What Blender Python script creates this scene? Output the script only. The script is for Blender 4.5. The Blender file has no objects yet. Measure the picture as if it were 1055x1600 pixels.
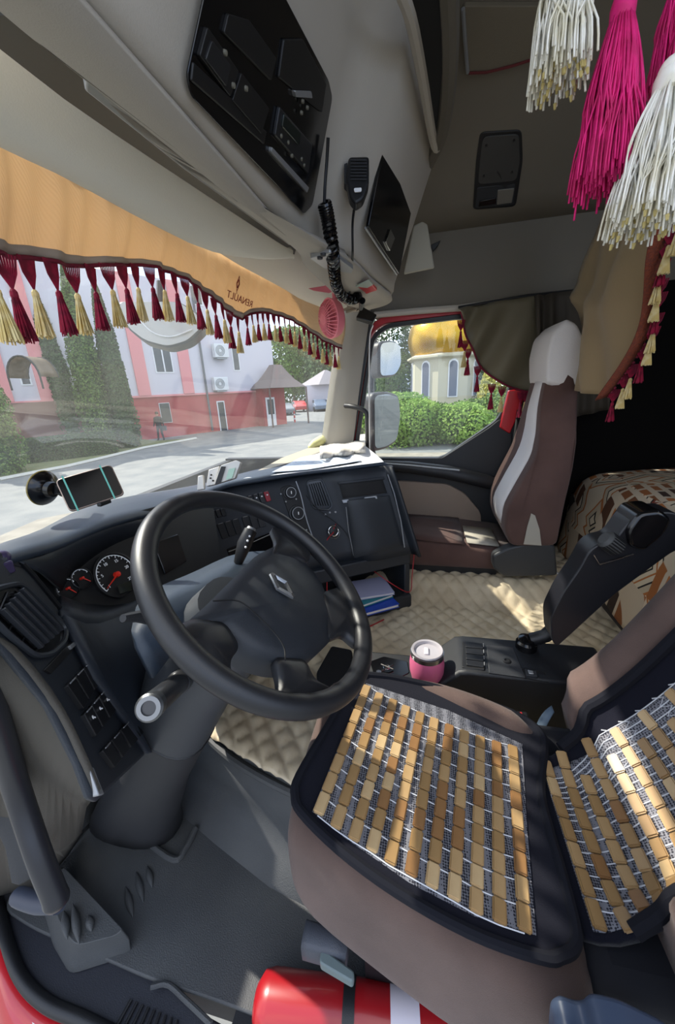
import bpy, bmesh, math, random
from math import sin, cos, tan, pi, radians
from mathutils import Vector as V, Matrix
from mathutils.bvhtree import BVHTree
import numpy as np
random.seed(7)
SC = bpy.context.scene
COL = SC.collection

# ------------------------------------------------------------------ camera
CAM = V((-1.2, 0.0, 1.35))
YAW, PITCH, ROLL, FPX = radians(13), radians(18), radians(-3), 590.0
F_ = V((cos(PITCH)*cos(YAW), cos(PITCH)*sin(YAW), -sin(PITCH)))
R0 = V((sin(YAW), -cos(YAW), 0)); U0 = R0.cross(F_)
R_ = R0*cos(ROLL)+U0*sin(ROLL); U_ = U0*cos(ROLL)-R0*sin(ROLL)
cd = bpy.data.cameras.new('camera'); cam = bpy.data.objects.new('camera', cd); COL.objects.link(cam)
M = Matrix((R_, U_, -F_)).transposed().to_4x4(); M.translation = CAM
cam.matrix_world = M
cd.sensor_fit = 'VERTICAL'; cd.sensor_height = 36; cd.lens = FPX/1600*36; cd.clip_start = .02; cd.clip_end = 500
SC.camera = cam

# ------------------------------------------------------------------ light
SC.view_settings.view_transform = 'Standard'; SC.view_settings.look = 'None'
SC.view_settings.gamma = 1; SC.view_settings.use_curve_mapping = False
SC.view_settings.exposure = 0.6
w = bpy.data.worlds.new('sky'); SC.world = w; w.use_nodes = True
nt = w.node_tree; nt.nodes.clear()
out = nt.nodes.new('ShaderNodeOutputWorld'); bg = nt.nodes.new('ShaderNodeBackground')
tc = nt.nodes.new('ShaderNodeTexCoord'); nz = nt.nodes.new('ShaderNodeTexNoise'); cr = nt.nodes.new('ShaderNodeValToRGB')
nz.inputs['Scale'].default_value = 3.0; nz.inputs['Detail'].default_value = 6
cr.color_ramp.elements[0].position = .45; cr.color_ramp.elements[0].color = (.40, .54, .82, 1)
cr.color_ramp.elements[1].position = .60; cr.color_ramp.elements[1].color = (1, .98, .94, 1)
nt.links.new(tc.outputs['Generated'], nz.inputs['Vector']); nt.links.new(nz.outputs['Fac'], cr.inputs['Fac'])
nt.links.new(cr.outputs['Color'], bg.inputs['Color']); nt.links.new(bg.outputs[0], out.inputs[0])
bg.inputs['Strength'].default_value = 1.7
SUNDIR = V((.22, .72, .80)).normalized()
sd = bpy.data.lights.new('sun', 'SUN'); sd.energy = 5.5; sd.angle = radians(.9); sd.color = (1, .94, .84)
so = bpy.data.objects.new('sun', sd); COL.objects.link(so)
so.rotation_euler = (-SUNDIR).to_track_quat('-Z', 'Y').to_euler(); so.location = (3, 8, 12)

# ------------------------------------------------------------------ pixel -> place
def ray(px, py): return F_ + R_*((px-527.5)/FPX) + U_*((800-py)/FPX)
def at(px, py, x=None, y=None, z=None, d=None):
    r = ray(px, py)
    if x is not None: t = (x-CAM.x)/r.x
    elif y is not None: t = (y-CAM.y)/r.y
    elif z is not None: t = (z-CAM.z)/r.z
    else: t = d
    return CAM + r*t
class PL:
    def __init__(s, a, b, c, inward=None):
        s.o = V(a); s.n = (V(b)-s.o).cross(V(c)-s.o).normalized()
        if s.n.dot(CAM-s.o) < 0: s.n = -s.n
    def h(s, px, py, off=0):
        r = ray(px, py); t = ((s.o+s.n*off)-CAM).dot(s.n)/r.dot(s.n)
        return CAM + r*t
def lerp(a, b, t): return a+(b-a)*t
def cr_path(pts, n):
    """smooth curve through the points, n samples"""
    pts = [V(p) for p in pts]; res = []
    m = len(pts)-1
    for i in range(n):
        t = i/(n-1)*m; k = min(int(t), m-1); u = t-k
        p1, p2 = pts[k], pts[k+1]
        p0 = pts[k-1] if k > 0 else p1*2-p2
        p3 = pts[k+2] if k+2 <= m else p2*2-p1
        res.append(.5*((2*p1)+(p2-p0)*u+(2*p0-5*p1+4*p2-p3)*u*u+(3*p1-p0-3*p2+p3)*u**3))
    return res
def roundpoly(pts, r, n=4):
    pts = [V(p) for p in pts]; res = []; m = len(pts)
    for i in range(m):
        a, b, c = pts[i-1], pts[i], pts[(i+1) % m]
        d1 = a-b; d2 = c-b; rr = min(r, d1.length*.45, d2.length*.45)
        s, e = b+d1.normalized()*rr, b+d2.normalized()*rr
        for k in range(n+1):
            t = k/n; res.append(s*(1-t)**2+b*2*t*(1-t)+e*t*t)
    return res

# ------------------------------------------------------------------ mesh builder
class MB:
    def __init__(s): s.v = []; s.f = []
    def add(s, vs, fs):
        o = len(s.v); s.v += [V(p) for p in vs]; s.f += [tuple(i+o for i in f) for f in fs]; return s
    def box(s, c, size, rot=None):
        h = V(size)/2; vs = []
        for x in (-1, 1):
            for y in (-1, 1):
                for z in (-1, 1):
                    p = V((x*h.x, y*h.y, z*h.z))
                    if rot: p = rot @ p
                    vs.append(V(c)+p)
        return s.add(vs, [(0,1,3,2),(4,6,7,5),(0,4,5,1),(2,3,7,6),(0,2,6,4),(1,5,7,3)])
    def prism(s, pts, vec):
        n = len(pts); vec = V(vec); pts = [V(p) for p in pts]
        return s.add(pts+[p+vec for p in pts], [tuple(range(n)), tuple(range(2*n-1, n-1, -1))]+[(i, (i+1) % n, n+(i+1) % n, n+i) for i in range(n)])
    def tube(s, path, rad, n=8, cap=True, flat=None):
        path = [V(p) for p in path]; m = len(path)
        if not hasattr(rad, '__len__'): rad = [rad]*m
        t = (path[1]-path[0]).normalized()
        up = V((0, 0, 1)) if abs(t.z) < .9 else V((1, 0, 0))
        nrm = (up-t*up.dot(t)).normalized(); vs = []
        for i in range(m):
            t = (path[min(i+1, m-1)]-path[max(i-1, 0)]).normalized()
            nrm = (nrm-t*nrm.dot(t)).normalized(); b = t.cross(nrm)
            for k in range(n):
                a = 2*pi*k/n; vs.append(path[i]+(nrm*cos(a)+b*sin(a))*rad[i])
        fs = [(i*n+k, i*n+(k+1) % n, (i+1)*n+(k+1) % n, (i+1)*n+k) for i in range(m-1) for k in range(n)]
        if cap: fs += [tuple(range(n-1, -1, -1)), tuple((m-1)*n+k for k in range(n))]
        return s.add(vs, fs)
    def loft(s, rings, cap=True, closed=True):
        n = len(rings[0]); m = len(rings); vs = [p for r in rings for p in r]
        kk = n if closed else n-1
        fs = [(i*n+k, i*n+(k+1) % n, (i+1)*n+(k+1) % n, (i+1)*n+k) for i in range(m-1) for k in range(kk)]
        if cap and closed: fs += [tuple(range(n-1, -1, -1)), tuple((m-1)*n+k for k in range(n))]
        return s.add(vs, fs)
    def grid(s, rows): return s.loft(rows, cap=False, closed=False)
    def lathe(s, prof, o, axis=(0, 0, 1), n=24, cap=True):
        ax = V(axis).normalized(); q = ax.to_track_quat('Z', 'Y').to_matrix()
        return s.loft([[V(o)+q @ V((r*cos(2*pi*k/n), r*sin(2*pi*k/n), h)) for k in range(n)] for r, h in prof], cap)
    def torus(s, R, r, o, axis, n=48, m=12, sy=1):
        ax = V(axis).normalized(); q = ax.to_track_quat('Z', 'Y').to_matrix()
        vs = [V(o)+q @ V(((R+r*cos(2*pi*j/m))*cos(2*pi*i/n), (R+r*cos(2*pi*j/m))*sin(2*pi*i/n), r*sy*sin(2*pi*j/m))) for i in range(n) for j in range(m)]
        return s.add(vs, [(i*m+j, ((i+1) % n)*m+j, ((i+1) % n)*m+(j+1) % m, i*m+(j+1) % m) for i in range(n) for j in range(m)])
    def ball(s, o, r, n=16, m=10, rot=None):
        r = V(r) if hasattr(r, '__len__') else V((r, r, r)); rings = []
        for i in range(m+1):
            a = pi*i/m; a = max(min(a, pi-.02), .02)
            rings.append([V(o)+((rot or Matrix.Identity(3)) @ V((r.x*sin(a)*cos(2*pi*k/n), r.y*sin(a)*sin(2*pi*k/n), r.z*cos(a)))) for k in range(n)])
        return s.loft(rings)
    def bvh(s): return BVHTree.FromPolygons(s.v, s.f)
WL = {}
def setp(o, label=None, cat=None, group=None, kind=None):
    if label: o['label'] = label
    if cat: o['category'] = cat
    if group: o['group'] = group
    if kind: o['kind'] = kind
    return o
def thing(name, label, cat, loc, group=None):
    o = bpy.data.objects.new(name, None); COL.objects.link(o); o.location = loc; o.empty_display_size = .05
    WL[o.name] = V(loc); return setp(o, label, cat, group)
def make(name, mb, mat, parent=None, bevel=0, seg=2, sub=0, solid=0, soff=0, smooth=True, angle=38, label=None, cat=None, group=None, kind=None, fixn=True, mats=None, fmat=None):
    vs = mb.v
    lo = V([min(p[i] for p in vs) for i in range(3)]); hi = V([max(p[i] for p in vs) for i in range(3)])
    o3 = (lo+hi)/2
    if parent is None: o3.z = lo.z
    me = bpy.data.meshes.new(name)
    me.from_pydata([tuple(p-o3) for p in vs], [], mb.f)
    if fixn and not fmat:
        bm = bmesh.new(); bm.from_mesh(me); bmesh.ops.recalc_face_normals(bm, faces=bm.faces); bm.to_mesh(me); bm.free()
    if solid and not fixn:
        a = sum((p.normal.dot(CAM-(o3+p.center))*p.area for p in me.polygons), 0.0)
        if a < 0: me.flip_normals()
        if soff == 0: soff = -1
    me.materials.append(mat)
    for m2 in (mats or []): me.materials.append(m2)
    if fmat: me.polygons.foreach_set('material_index', fmat)
    if smooth:
        me.polygons.foreach_set('use_smooth', [True]*len(me.polygons))
        if angle < 180: me.set_sharp_from_angle(angle=radians(angle))
    o = bpy.data.objects.new(name, me); COL.objects.link(o); WL[o.name] = o3
    if parent: o.parent = parent; o.location = o3-WL[parent.name]
    else: o.location = o3
    if solid:
        m = o.modifiers.new('solid', 'SOLIDIFY'); m.thickness = solid; m.offset = soff
    if bevel:
        m = o.modifiers.new('bevel', 'BEVEL'); m.width = bevel; m.segments = seg; m.limit_method = 'ANGLE'; m.angle_limit = radians(40)
    if sub:
        m = o.modifiers.new('sub', 'SUBSURF'); m.levels = sub; m.render_levels = sub
    return setp(o, label, cat, group, kind)
def inst(name, me, parent, mw, label=None):
    """an object on shared mesh data; mw = world matrix"""
    o = bpy.data.objects.new(name, me); COL.objects.link(o)
    WL[o.name] = mw.translation.copy()
    m = mw.copy(); m.translation = mw.translation-(WL[parent.name] if parent else V((0, 0, 0)))
    if parent: o.parent = parent
    o.matrix_local = m
    if label: o['label'] = label
    return o
def frame_at(o, zdir, xdir):
    z = V(zdir).normalized(); x = V(xdir); x = (x-z*x.dot(z)).normalized(); y = z.cross(x)
    m = Matrix((x, y, z)).transposed().to_4x4(); m.translation = V(o); return m

# ------------------------------------------------------------------ materials
def lin(c): return tuple((x/12.92 if x <= .04045 else ((x+.055)/1.055)**2.4) for x in c)
def hx(s): return lin([int(s[i:i+2], 16)/255 for i in (0, 2, 4)])
MATS = {}
def mat(name, col, rough=.6, metal=0, bump=None, var=None, spec=.5, coat=0, sheen=0, emit=0, transl=0, alpha=1, wave=None, var2=None):
    if name in MATS: return MATS[name]
    m = bpy.data.materials.new(name); m.use_nodes = True; n = m.node_tree.nodes; l = m.node_tree.links
    b = n['Principled BSDF']; c = hx(col) if isinstance(col, str) else col
    b.inputs['Base Color'].default_value = (*c, 1); b.inputs['Roughness'].default_value = rough; b.inputs['Metallic'].default_value = metal
    b.inputs['Specular IOR Level'].default_value = spec
    if coat: b.inputs['Coat Weight'].default_value = coat; b.inputs['Coat Roughness'].default_value = .08
    if sheen: b.inputs['Sheen Weight'].default_value = sheen
    if emit: b.inputs['Emission Color'].default_value = (*c, 1); b.inputs['Emission Strength'].default_value = emit
    tc = n.new('ShaderNodeTexCoord')
    if var:   # (scale, other colour, contrast low, high)
        tx = n.new('ShaderNodeTexNoise'); tx.inputs['Scale'].default_value = var[0]; tx.inputs['Detail'].default_value = 5
        rp = n.new('ShaderNodeValToRGB'); rp.color_ramp.elements[0].position = var[2]; rp.color_ramp.elements[1].position = var[3]
        rp.color_ramp.elements[0].color = (*c, 1); rp.color_ramp.elements[1].color = (*hx(var[1]), 1)
        l.new(tc.outputs['Object'], tx.inputs['Vector']); l.new(tx.outputs['Fac'], rp.inputs['Fac']); l.new(rp.outputs['Color'], b.inputs['Base Color'])
    if bump:  # (scale, strength, distance)
        tx = n.new('ShaderNodeTexNoise'); tx.inputs['Scale'].default_value = bump[0]; tx.inputs['Detail'].default_value = 3
        bp = n.new('ShaderNodeBump'); bp.inputs['Strength'].default_value = bump[1]; bp.inputs['Distance'].default_value = .004
        l.new(tc.outputs['Object'], tx.inputs['Vector']); l.new(tx.outputs['Fac'], bp.inputs['Height']); l.new(bp.outputs['Normal'], b.inputs['Normal'])
    if wave:  # (scale, strength, direction)
        tx = n.new('ShaderNodeTexWave'); tx.inputs['Scale'].default_value = wave[0]; tx.bands_direction = wave[2]
        bp = n.new('ShaderNodeBump'); bp.inputs['Strength'].default_value = wave[1]; bp.inputs['Distance'].default_value = .003
        l.new(tc.outputs['Object'], tx.inputs['Vector']); l.new(tx.outputs['Fac'], bp.inputs['Height']); l.new(bp.outputs['Normal'], b.inputs['Normal'])
    if transl:
        tr = n.new('ShaderNodeBsdfTranslucent'); tr.inputs['Color'].default_value = (*c, 1); mx = n.new('ShaderNodeMixShader'); mx.inputs[0].default_value = transl
        l.new(b.outputs[0], mx.inputs[1]); l.new(tr.outputs[0], mx.inputs[2]); l.new(mx.outputs[0], n['Material Output'].inputs[0])
    MATS[name] = m; return m
def glass(name, tint=(.97, .98, .97), refl=.03, dust=0):
    m = bpy.data.materials.new(name); m.use_nodes = True; n = m.node_tree.nodes; l = m.node_tree.links
    n.clear(); o = n.new('ShaderNodeOutputMaterial'); t = n.new('ShaderNodeBsdfTransparent'); t.inputs[0].default_value = (*tint, 1)
    g = n.new('ShaderNodeBsdfGlossy'); g.inputs['Roughness'].default_value = .01; mx = n.new('ShaderNodeMixShader')
    lw = n.new('ShaderNodeLayerWeight'); lw.inputs['Blend'].default_value = .5
    pw = n.new('ShaderNodeMath'); pw.operation = 'POWER'; pw.inputs[1].default_value = 4.5; fr = n.new('ShaderNodeMath'); fr.operation = 'MULTIPLY_ADD'; fr.inputs[1].default_value = .6; fr.inputs[2].default_value = refl
    l.new(lw.outputs['Facing'], pw.inputs[0]); l.new(pw.outputs[0], fr.inputs[0])
    l.new(fr.outputs[0], mx.inputs[0]); l.new(t.outputs[0], mx.inputs[1]); l.new(g.outputs[0], mx.inputs[2])
    last = mx
    if dust:
        df = n.new('ShaderNodeBsdfTranslucent'); df.inputs[0].default_value = (.9, .9, .85, 1)
        tx = n.new('ShaderNodeTexNoise'); tx.inputs['Scale'].default_value = 260; tc = n.new('ShaderNodeTexCoord')
        tx2 = n.new('ShaderNodeTexNoise'); tx2.inputs['Scale'].default_value = 4
        rp = n.new('ShaderNodeMapRange'); rp.inputs[1].default_value = .35; rp.inputs[2].default_value = .85; rp.inputs[3].default_value = dust*.4; rp.inputs[4].default_value = dust*2.2
        ml = n.new('ShaderNodeMath'); ml.operation = 'MULTIPLY_ADD'; ml.inputs[1].default_value = .5
        l.new(tc.outputs['Object'], tx.inputs['Vector']); l.new(tc.outputs['Object'], tx2.inputs['Vector'])
        l.new(tx.outputs['Fac'], ml.inputs[0]); ml2 = n.new('ShaderNodeMath'); ml2.operation = 'MULTIPLY'; ml2.inputs[1].default_value = .5
        l.new(tx2.outputs['Fac'], ml2.inputs[0]); l.new(ml2.outputs[0], ml.inputs[2]); l.new(ml.outputs[0], rp.inputs[0])
        mx2 = n.new('ShaderNodeMixShader'); l.new(rp.outputs[0], mx2.inputs[0]); l.new(mx.outputs[0], mx2.inputs[1]); l.new(df.outputs[0], mx2.inputs[2]); last = mx2
    l.new(last.outputs[0], o.inputs[0]); return m

dash_m = mat('dash_plastic', '1f242b', .5, bump=(900, .2))
dash_top_m = mat('dash_top_plastic', '2f3945', .42, bump=(900, .2))
black = mat('black_plastic', '141518', .45, bump=(700, .15))
gloss_black = mat('gloss_black', '0b0b0d', .16)
dark = mat('dark_grey_plastic', '26282c', .6, bump=(600, .25))
rubber = mat('floor_rubber', '3b3d3f', .62, var=(3.5, '484a4b', .4, .7), bump=(350, .35))
beige = mat('headliner_plastic', 'ada69a', .7, bump=(500, .12))
beige_l = mat('visor_beige', 'e6e1d2', .72, bump=(400, .1))
beige_d = mat('roof_cloth', '6f685c', .95, bump=(900, .3))
brown = mat('brown_velour', '5c4a43', .95, sheen=.1, bump=(700, .3), var=(7, '4a3a34', .35, .7))
brown2 = mat('brown_velour_passenger', '5a423b', .95, sheen=.1, bump=(700, .3), var=(6, '4b352f', .35, .7))
navy = mat('navy_velvet', '0e0f1a', .95, sheen=.08, spec=.2, bump=(500, .2))
red_paint = mat('red_paint', 'b3141f', .35, coat=.6)
red_trim = mat('red_pillar', 'a5222a', .45)
chrome = mat('chrome', 'c8c8c8', .18, 1)
silver = mat('silver_plastic', '9a9c9e', .4, .5)
white_cloth = mat('white_cloth', 'd8d4d2', .9, bump=(300, .2))
paper = mat('white_paper', 'e8e9ea', .8)
exec_order = []

# ================================================================== OUTSIDE
GZ = -1.2
asphalt = mat('asphalt', '6b6e6e', .9, var=(1.2, '7d7e7b', .35, .65), bump=(60, .4))
asphalt2 = mat('pale_and_sunlit_paving', '8f897c', .9, var=(2.5, '7e786c', .35, .65), bump=(50, .3))
def gpoly(name, pxs, z, m, t=.05, **k):
    mb = MB(); mb.prism([at(px, py, z=z) if not isinstance(px, tuple) else V((*px, z)) for px, py in pxs], (0, 0, -t))
    return make(name, mb, m, bevel=0, smooth=False, **k)
mb = MB().box((40, 0, GZ-.1), (240, 240, .2)); make('ground', mb, asphalt, smooth=False, kind='structure')
# paler colour paints the sunlit part of the road nearer the lorry
mb = MB().prism([V((-2, 3.2, GZ)), at(0, 838, z=GZ), at(60, 812, z=GZ), at(190, 786, z=GZ), at(330, 765, z=GZ), at(520, 700, z=GZ), V((26, 5, GZ)), V((12, 1.6, GZ))], (0, 0, .012))
make('pavement', mb, asphalt2, smooth=False, kind='structure')
mb = MB().prism([V((2.2, -6, GZ)), V((2.2, 2.4, GZ)), V((14, 3.4, GZ)), V((14, -8, GZ))], (0, 0, .013))
make('pavement', mb, asphalt2, smooth=False, kind='structure')
grass_m = mat('lawn', '5d6b3b', .95, var=(3, '7a7a55', .3, .7), bump=(40, .8))
kerb_px = [(0, 751), (50, 741), (102, 731), (165, 716), (225, 701), (307, 686)]
kp = [at(x, y, z=GZ) for x, y in kerb_px]
mb = MB().prism(kp+[at(240, 690, z=GZ), at(228, 688, z=GZ), at(90, 668, z=GZ)+V((0, 6, 0)), V((-2, 40, GZ)), V((-2, 16, GZ))], (0, 0, .06))
make('lawn', mb, grass_m, smooth=False, kind='structure')
mb = MB().tube([p+V((0, 0, .03)) for p in kp], .09, 4); make('kerb', mb, mat('kerb_stone', 'b5b3aa', .9), kind='structure')
# --- foliage
def leaves(shape, n, size, seed, jit=.7, up=.3):
    rnd = random.Random(seed); vs = []; fs = []
    for i in range(n):
        p, nn = shape(rnd)
        a = V((rnd.uniform(-1, 1), rnd.uniform(-1, 1), rnd.uniform(-1, 1)))
        nn = (nn+a*jit*2+V((0, 0, up))).normalized(); t = nn.cross(V((rnd.uniform(-1, 1), rnd.uniform(-1, 1), rnd.uniform(-1, 1)))).normalized(); bb = nn.cross(t)
        s = size*rnd.uniform(.6, 1.3); o = len(vs)
        vs += [p-t*s*.5, p+bb*s*.35, p+t*s*.5, p-bb*s*.35]; fs.append((o, o+1, o+2, o+3))
    return vs, fs
def blob(c, r, seed, power=1):
    c = V(c); r = V(r); rs = random.Random(seed*13)
    lobes = [(V((rs.gauss(0, 1), rs.gauss(0, 1), rs.gauss(0, 1))).normalized(), rs.uniform(.1, .28)) for _ in range(14)]
    def f(rnd):
        d = V((rnd.gauss(0, 1), rnd.gauss(0, 1), rnd.gauss(0, 1))).normalized()
        k = 1+sum(h*max(0, d.dot(l))**6 for l, h in lobes)-.12
        k *= rnd.uniform(.78, 1.02)
        return c+V((d.x*r.x, d.y*r.y, d.z*r.z))*k, d
    return f
def cone(c, r, h, seed):
    c = V(c)
    def f(rnd):
        t = rnd.random()**.8; a = rnd.uniform(0, 2*pi); prof = (1-t**2.2)**.8*(.84+.10*sin(5*a+6*t)+.06*sin(23*t+3*a))*(.9 if t > .05 else .75)
        rr = r*prof*rnd.uniform(.82, 1.04)
        return c+V((cos(a)*rr, sin(a)*rr, t*h)), V((cos(a), sin(a), .3))
    return f
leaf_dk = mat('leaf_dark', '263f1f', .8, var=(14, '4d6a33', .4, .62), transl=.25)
leaf_md = mat('leaf_mid', '41602a', .8, var=(12, '7c9848', .4, .62), transl=.3)
leaf_lt = mat('leaf_light', '6f9440', .75, var=(2, '93ad52', .35, .65), transl=.35)
leaf_ye = mat('leaf_yellow', '9a9c45', .75, var=(2, 'b5ad5c', .35, .65), transl=.35)
bark = mat('bark', '5a4a3c', .9)
def tree(nm, label, cat, shape, n, size, m, base, h, seed, group=None, tr=.15, core=None):
    t = thing(nm, label, cat, base, group)
    vs, fs = leaves(shape, n, size, seed); make('foliage', MB().add(vs, fs), m, t, smooth=False, fixn=False)
    b = V(base); make('trunk', MB().tube([b, b+V((0, 0, h*.5)), b+V((.05, 0, h))], [tr, tr*.8, tr*.4], 8), bark, t)
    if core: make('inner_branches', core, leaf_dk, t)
    return t
def thuja(px, pyb, rpx, toppx, y, label, m, seed, n=5000, size=.16):
    b = at(px, pyb, z=GZ); d = (b-CAM).dot(F_); r = rpx*d/FPX
    r0 = ray(px, toppx); h = CAM.z+r0.z/r0.xy.length*(b-CAM).xy.length-GZ
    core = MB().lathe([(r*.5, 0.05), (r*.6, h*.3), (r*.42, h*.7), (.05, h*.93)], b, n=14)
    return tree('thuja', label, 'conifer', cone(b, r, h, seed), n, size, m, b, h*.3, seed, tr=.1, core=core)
thuja(5, 742, 48, 455, 0, 'columnar conifer cut off by the left edge of the windscreen view', leaf_md, 1, 11000, .11)
thuja(118, 700, 27, 440, 0, 'tall dark conifer rising behind the hedge end', leaf_dk, 2, 9000, .17)
thuja(166, 703, 30, 420, 0, 'tall olive green conifer in the middle of the conifer group', leaf_md, 3, 9000, .17)
thuja(203, 700, 24, 440, 0, 'conifer at the right end of the group beside the pink pilaster', leaf_dk, 4, 9000, .17)
# low hedge on the lawn
hb = [at(45, 727, z=GZ), at(186, 709, z=GZ)]; hc = (hb[0]+hb[1])/2; hd = (hb[1]-hb[0])
def hedge_shape(a, b, depth, h):
    d = (b-a).normalized(); q = V((-d.y, d.x, 0))
    def f(rnd):
        s = rnd.random(); e = rnd.random()
        if e < .5: return a+(b-a)*s+q*depth*rnd.uniform(-.05, .05)+V((0, 0, h*rnd.random())), -q
        return a+(b-a)*s+q*depth*rnd.random()+V((0, 0, h*rnd.uniform(.93, 1.05))), V((0, 0, 1))
    return f
vs, fs = leaves(hedge_shape(hb[0]+V((0, 0, 0)), hb[1], 1.2, 1.05), 9000, .12, 5)
t = thing('hedge', 'low clipped dark green hedge in front of the conifers on the lawn', 'hedge', hc)
make('foliage', MB().add(vs, fs), leaf_dk, t, smooth=False, fixn=False)
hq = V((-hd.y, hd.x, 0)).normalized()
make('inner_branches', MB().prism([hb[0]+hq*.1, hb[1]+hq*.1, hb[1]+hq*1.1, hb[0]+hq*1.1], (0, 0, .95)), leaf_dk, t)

# --- long building
G1 = at(205, 690, z=GZ); G2 = at(436, 662, z=GZ); fd = (G2-G1).normalized(); fn = V((fd.y, -fd.x, 0))
if fn.dot(CAM-G1) < 0: fn = -fn
FP = PL(G1, G2, G1+V((0, 0, 3)))
white_w = mat('white_render', 'c3c0c8', .9, bump=(20, .2)); red_w = mat('red_render', 'a8484a', .9, bump=(20, .2), var=(.8, '9a3f42', .4, .6))
pink_w = mat('pink_render', 'd48a8c', .9); win_dk = mat('window_dark', '30383f', .15); wframe = mat('window_frame_white', 'd9dadd', .5)
brown_w = mat('brown_render', '6b4a45', .9)
bt = thing('building', 'long two-tone building with white upper storey and red base across the road', 'building', (G1+G2)/2)
def fbox(u0, u1, z0, z1, d0, d1):
    """box in facade coordinates: along fd from G1, height, depth (out positive)"""
    mb = MB(); p = [G1+fd*u0+fn*d0, G1+fd*u1+fn*d0, G1+fd*u1+fn*d1, G1+fd*u0+fn*d1]
    return mb.prism([V((q.x, q.y, z0)) for q in p], (0, 0, z1-z0))
def fu(px, py): h = FP.h(px, py); return (h-G1).dot(fd), h.z
L = (G2-G1).length; zb = fu(300, 616)[1]
make('lower_wall', fbox(-40, L, GZ, zb, -8, 0), red_w, bt, smooth=False)
make('upper_wall', fbox(-40, L, zb, zb+7, -8, .02), white_w, bt, smooth=False)
make('ledge', fbox(-40, L, zb-.06, zb+.06, 0, .12), pink_w, bt, smooth=False)
for a in (217, 288, -60, -10): 
    u = fu(a, 570)[0]; make('pilaster', fbox(u-.38, u+.38, zb, zb+7, 0, .12), pink_w, bt, smooth=False)
def fwin(x0, x1, y0, y1, nm='window', m=win_dk, fr=.08):
    u0 = fu(x0, (y0+y1)/2)[0]; u1 = fu(x1, (y0+y1)/2)[0]; c = (x0+x1)/2; z1 = fu(c, y0)[1]; z0 = fu(c, y1)[1]
    f = make(nm, fbox(u0-fr, u1+fr, z0-fr, z1+fr, -.1, .05), wframe, bt, smooth=False)
    make('pane', fbox(u0, u1, z0, z1, -.1, .07), m, f, smooth=False)
    if u1-u0 > .8: make('mullion', fbox((u0+u1)/2-.04, (u0+u1)/2+.04, z0, z1, .06, .09), wframe, f, smooth=False)
fwin(241, 266, 536, 581); fwin(364, 372, 541, 578); fwin(251, 266, 630, 660, fr=.03); fwin(343, 352, 628, 678, 'door')
fwin(300, 312, 430, 475)
u = fu(320, 600)[0]; make('drain_pipe', MB().tube([G1+fd*u+fn*.15+V((0, 0, .1)), G1+fd*u+fn*.15+V((0, 0, zb+8))], .07, 6), mat('pipe_grey', '555a60', .6), bt)
u, z = fu(406, 660); 
for k, (x0, y0) in enumerate([(340, 549), (340, 600)]):
    u, z = fu(x0, y0)
    mb = fbox(u-.55, u+.55, z-.45, z+.45, .2, .6); a = make('air_conditioner', mb, mat('ac_white', 'cfd2d4', .6), smooth=False, bevel=.03, label=['white air conditioner unit on the upper white wall beside the drain pipe, upper of two', 'white air conditioner unit low on the white wall above the red base, lower of two'][k], cat='air conditioner')
    o = G1+fd*(u-.12)+fn*.6+V((0, 0, z-GZ)); mb = MB()
    for r in (.33, .24, .15): mb.torus(r, .018, o+fn*.02, fn, 20, 4)
    make('fan_grille', mb, mat('ac_grey', '7a7f83', .6), a); make('bracket', fbox(u-.4, u+.4, z-.55, z-.46, 0, .55), mat('ac_grey2', '8a8f93', .6), a, smooth=False)
# porch with kiosk roof at the right end
u0, _ = fu(402, 640); u1 = u0+2.6
pt = thing('porch', 'small entrance porch with flared grey shingle roof at the building corner', 'porch', G2)
zr = fu(420, 607)[1]; zt = fu(415, 572)[1]; pc = G1+fd*(u0+u1)/2+fn*1.2; rings = []
for s, z in ((1.0, zr), (.94, zr+.08), (.62, lerp(zr, zt, .35)), (.38, lerp(zr, zt, .7)), (.2, zt)):
    rings.append([V((*(pc+fd*a*s*1.75+fn*b*s*1.5).xy, z)) for a, b in ((-1, -1), (1, -1), (1, 1), (-1, 1))])
make('roof', MB().loft(rings), mat('shingle', '7b6f6a', .9, wave=(6, .5, 'Z')), pt, smooth=False)
for a in (-1.7, 1.9): q = pc+fd*a+fn*1.3; make('post', MB().tube([V((*q.xy, GZ)), V((*q.xy, zr))], .07, 8), mat('post_dk', '5d4a45', .7), pt)
make('entrance_wall', fbox(u0, u1-.4, GZ, zr, 0, .9), red_w, pt, smooth=False)
f = make('door', fbox(u0+.25, u0+1.1, GZ, GZ+2.2, .9, .96), wframe, pt, smooth=False); make('pane', fbox(u0+.38, u0+.97, GZ+.9, GZ+2.05, .96, .98), win_dk, f, smooth=False)
# left wing with barrel awning and brown wall
LP_ = PL(at(40, 660, z=GZ)+V((0, 8, 0)), at(120, 655, z=GZ)+V((0, 8, 0)), at(40, 660, z=GZ)+V((0, 8, 3)))
t = thing('entrance_awning', 'arched smoky barrel awning over a window left of the conifers', 'awning', at(55, 560, d=17))
arc = []; arc2 = []
c = at(52, 590, d=16.5); rt = R_.copy(); rt.z = 0; rt.normalize(); fw = V((-rt.y, rt.x, 0))
rows = []
for j in range(5):
    rows.append([c+rt*(.68*cos(pi*i/12))+V((0, 0, .85*sin(pi*i/12)))+fw*(-.5+j*.28) for i in range(13)])
make('canopy', MB().grid(rows), mat('smoky_sheet', '8c7c66', .4, transl=.4), t, solid=.03)
for r in (rows[0], rows[-1]): make('hoop', MB().tube(r, .04, 6), black, t)
for q in (rows[0][0], rows[0][-1]): make('post', MB().tube([q, V((q.x, q.y, q.z-.5))], .04, 6), black, t)
u0 = fu(10, 600)[0]; zz = fu(50, 640)
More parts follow.
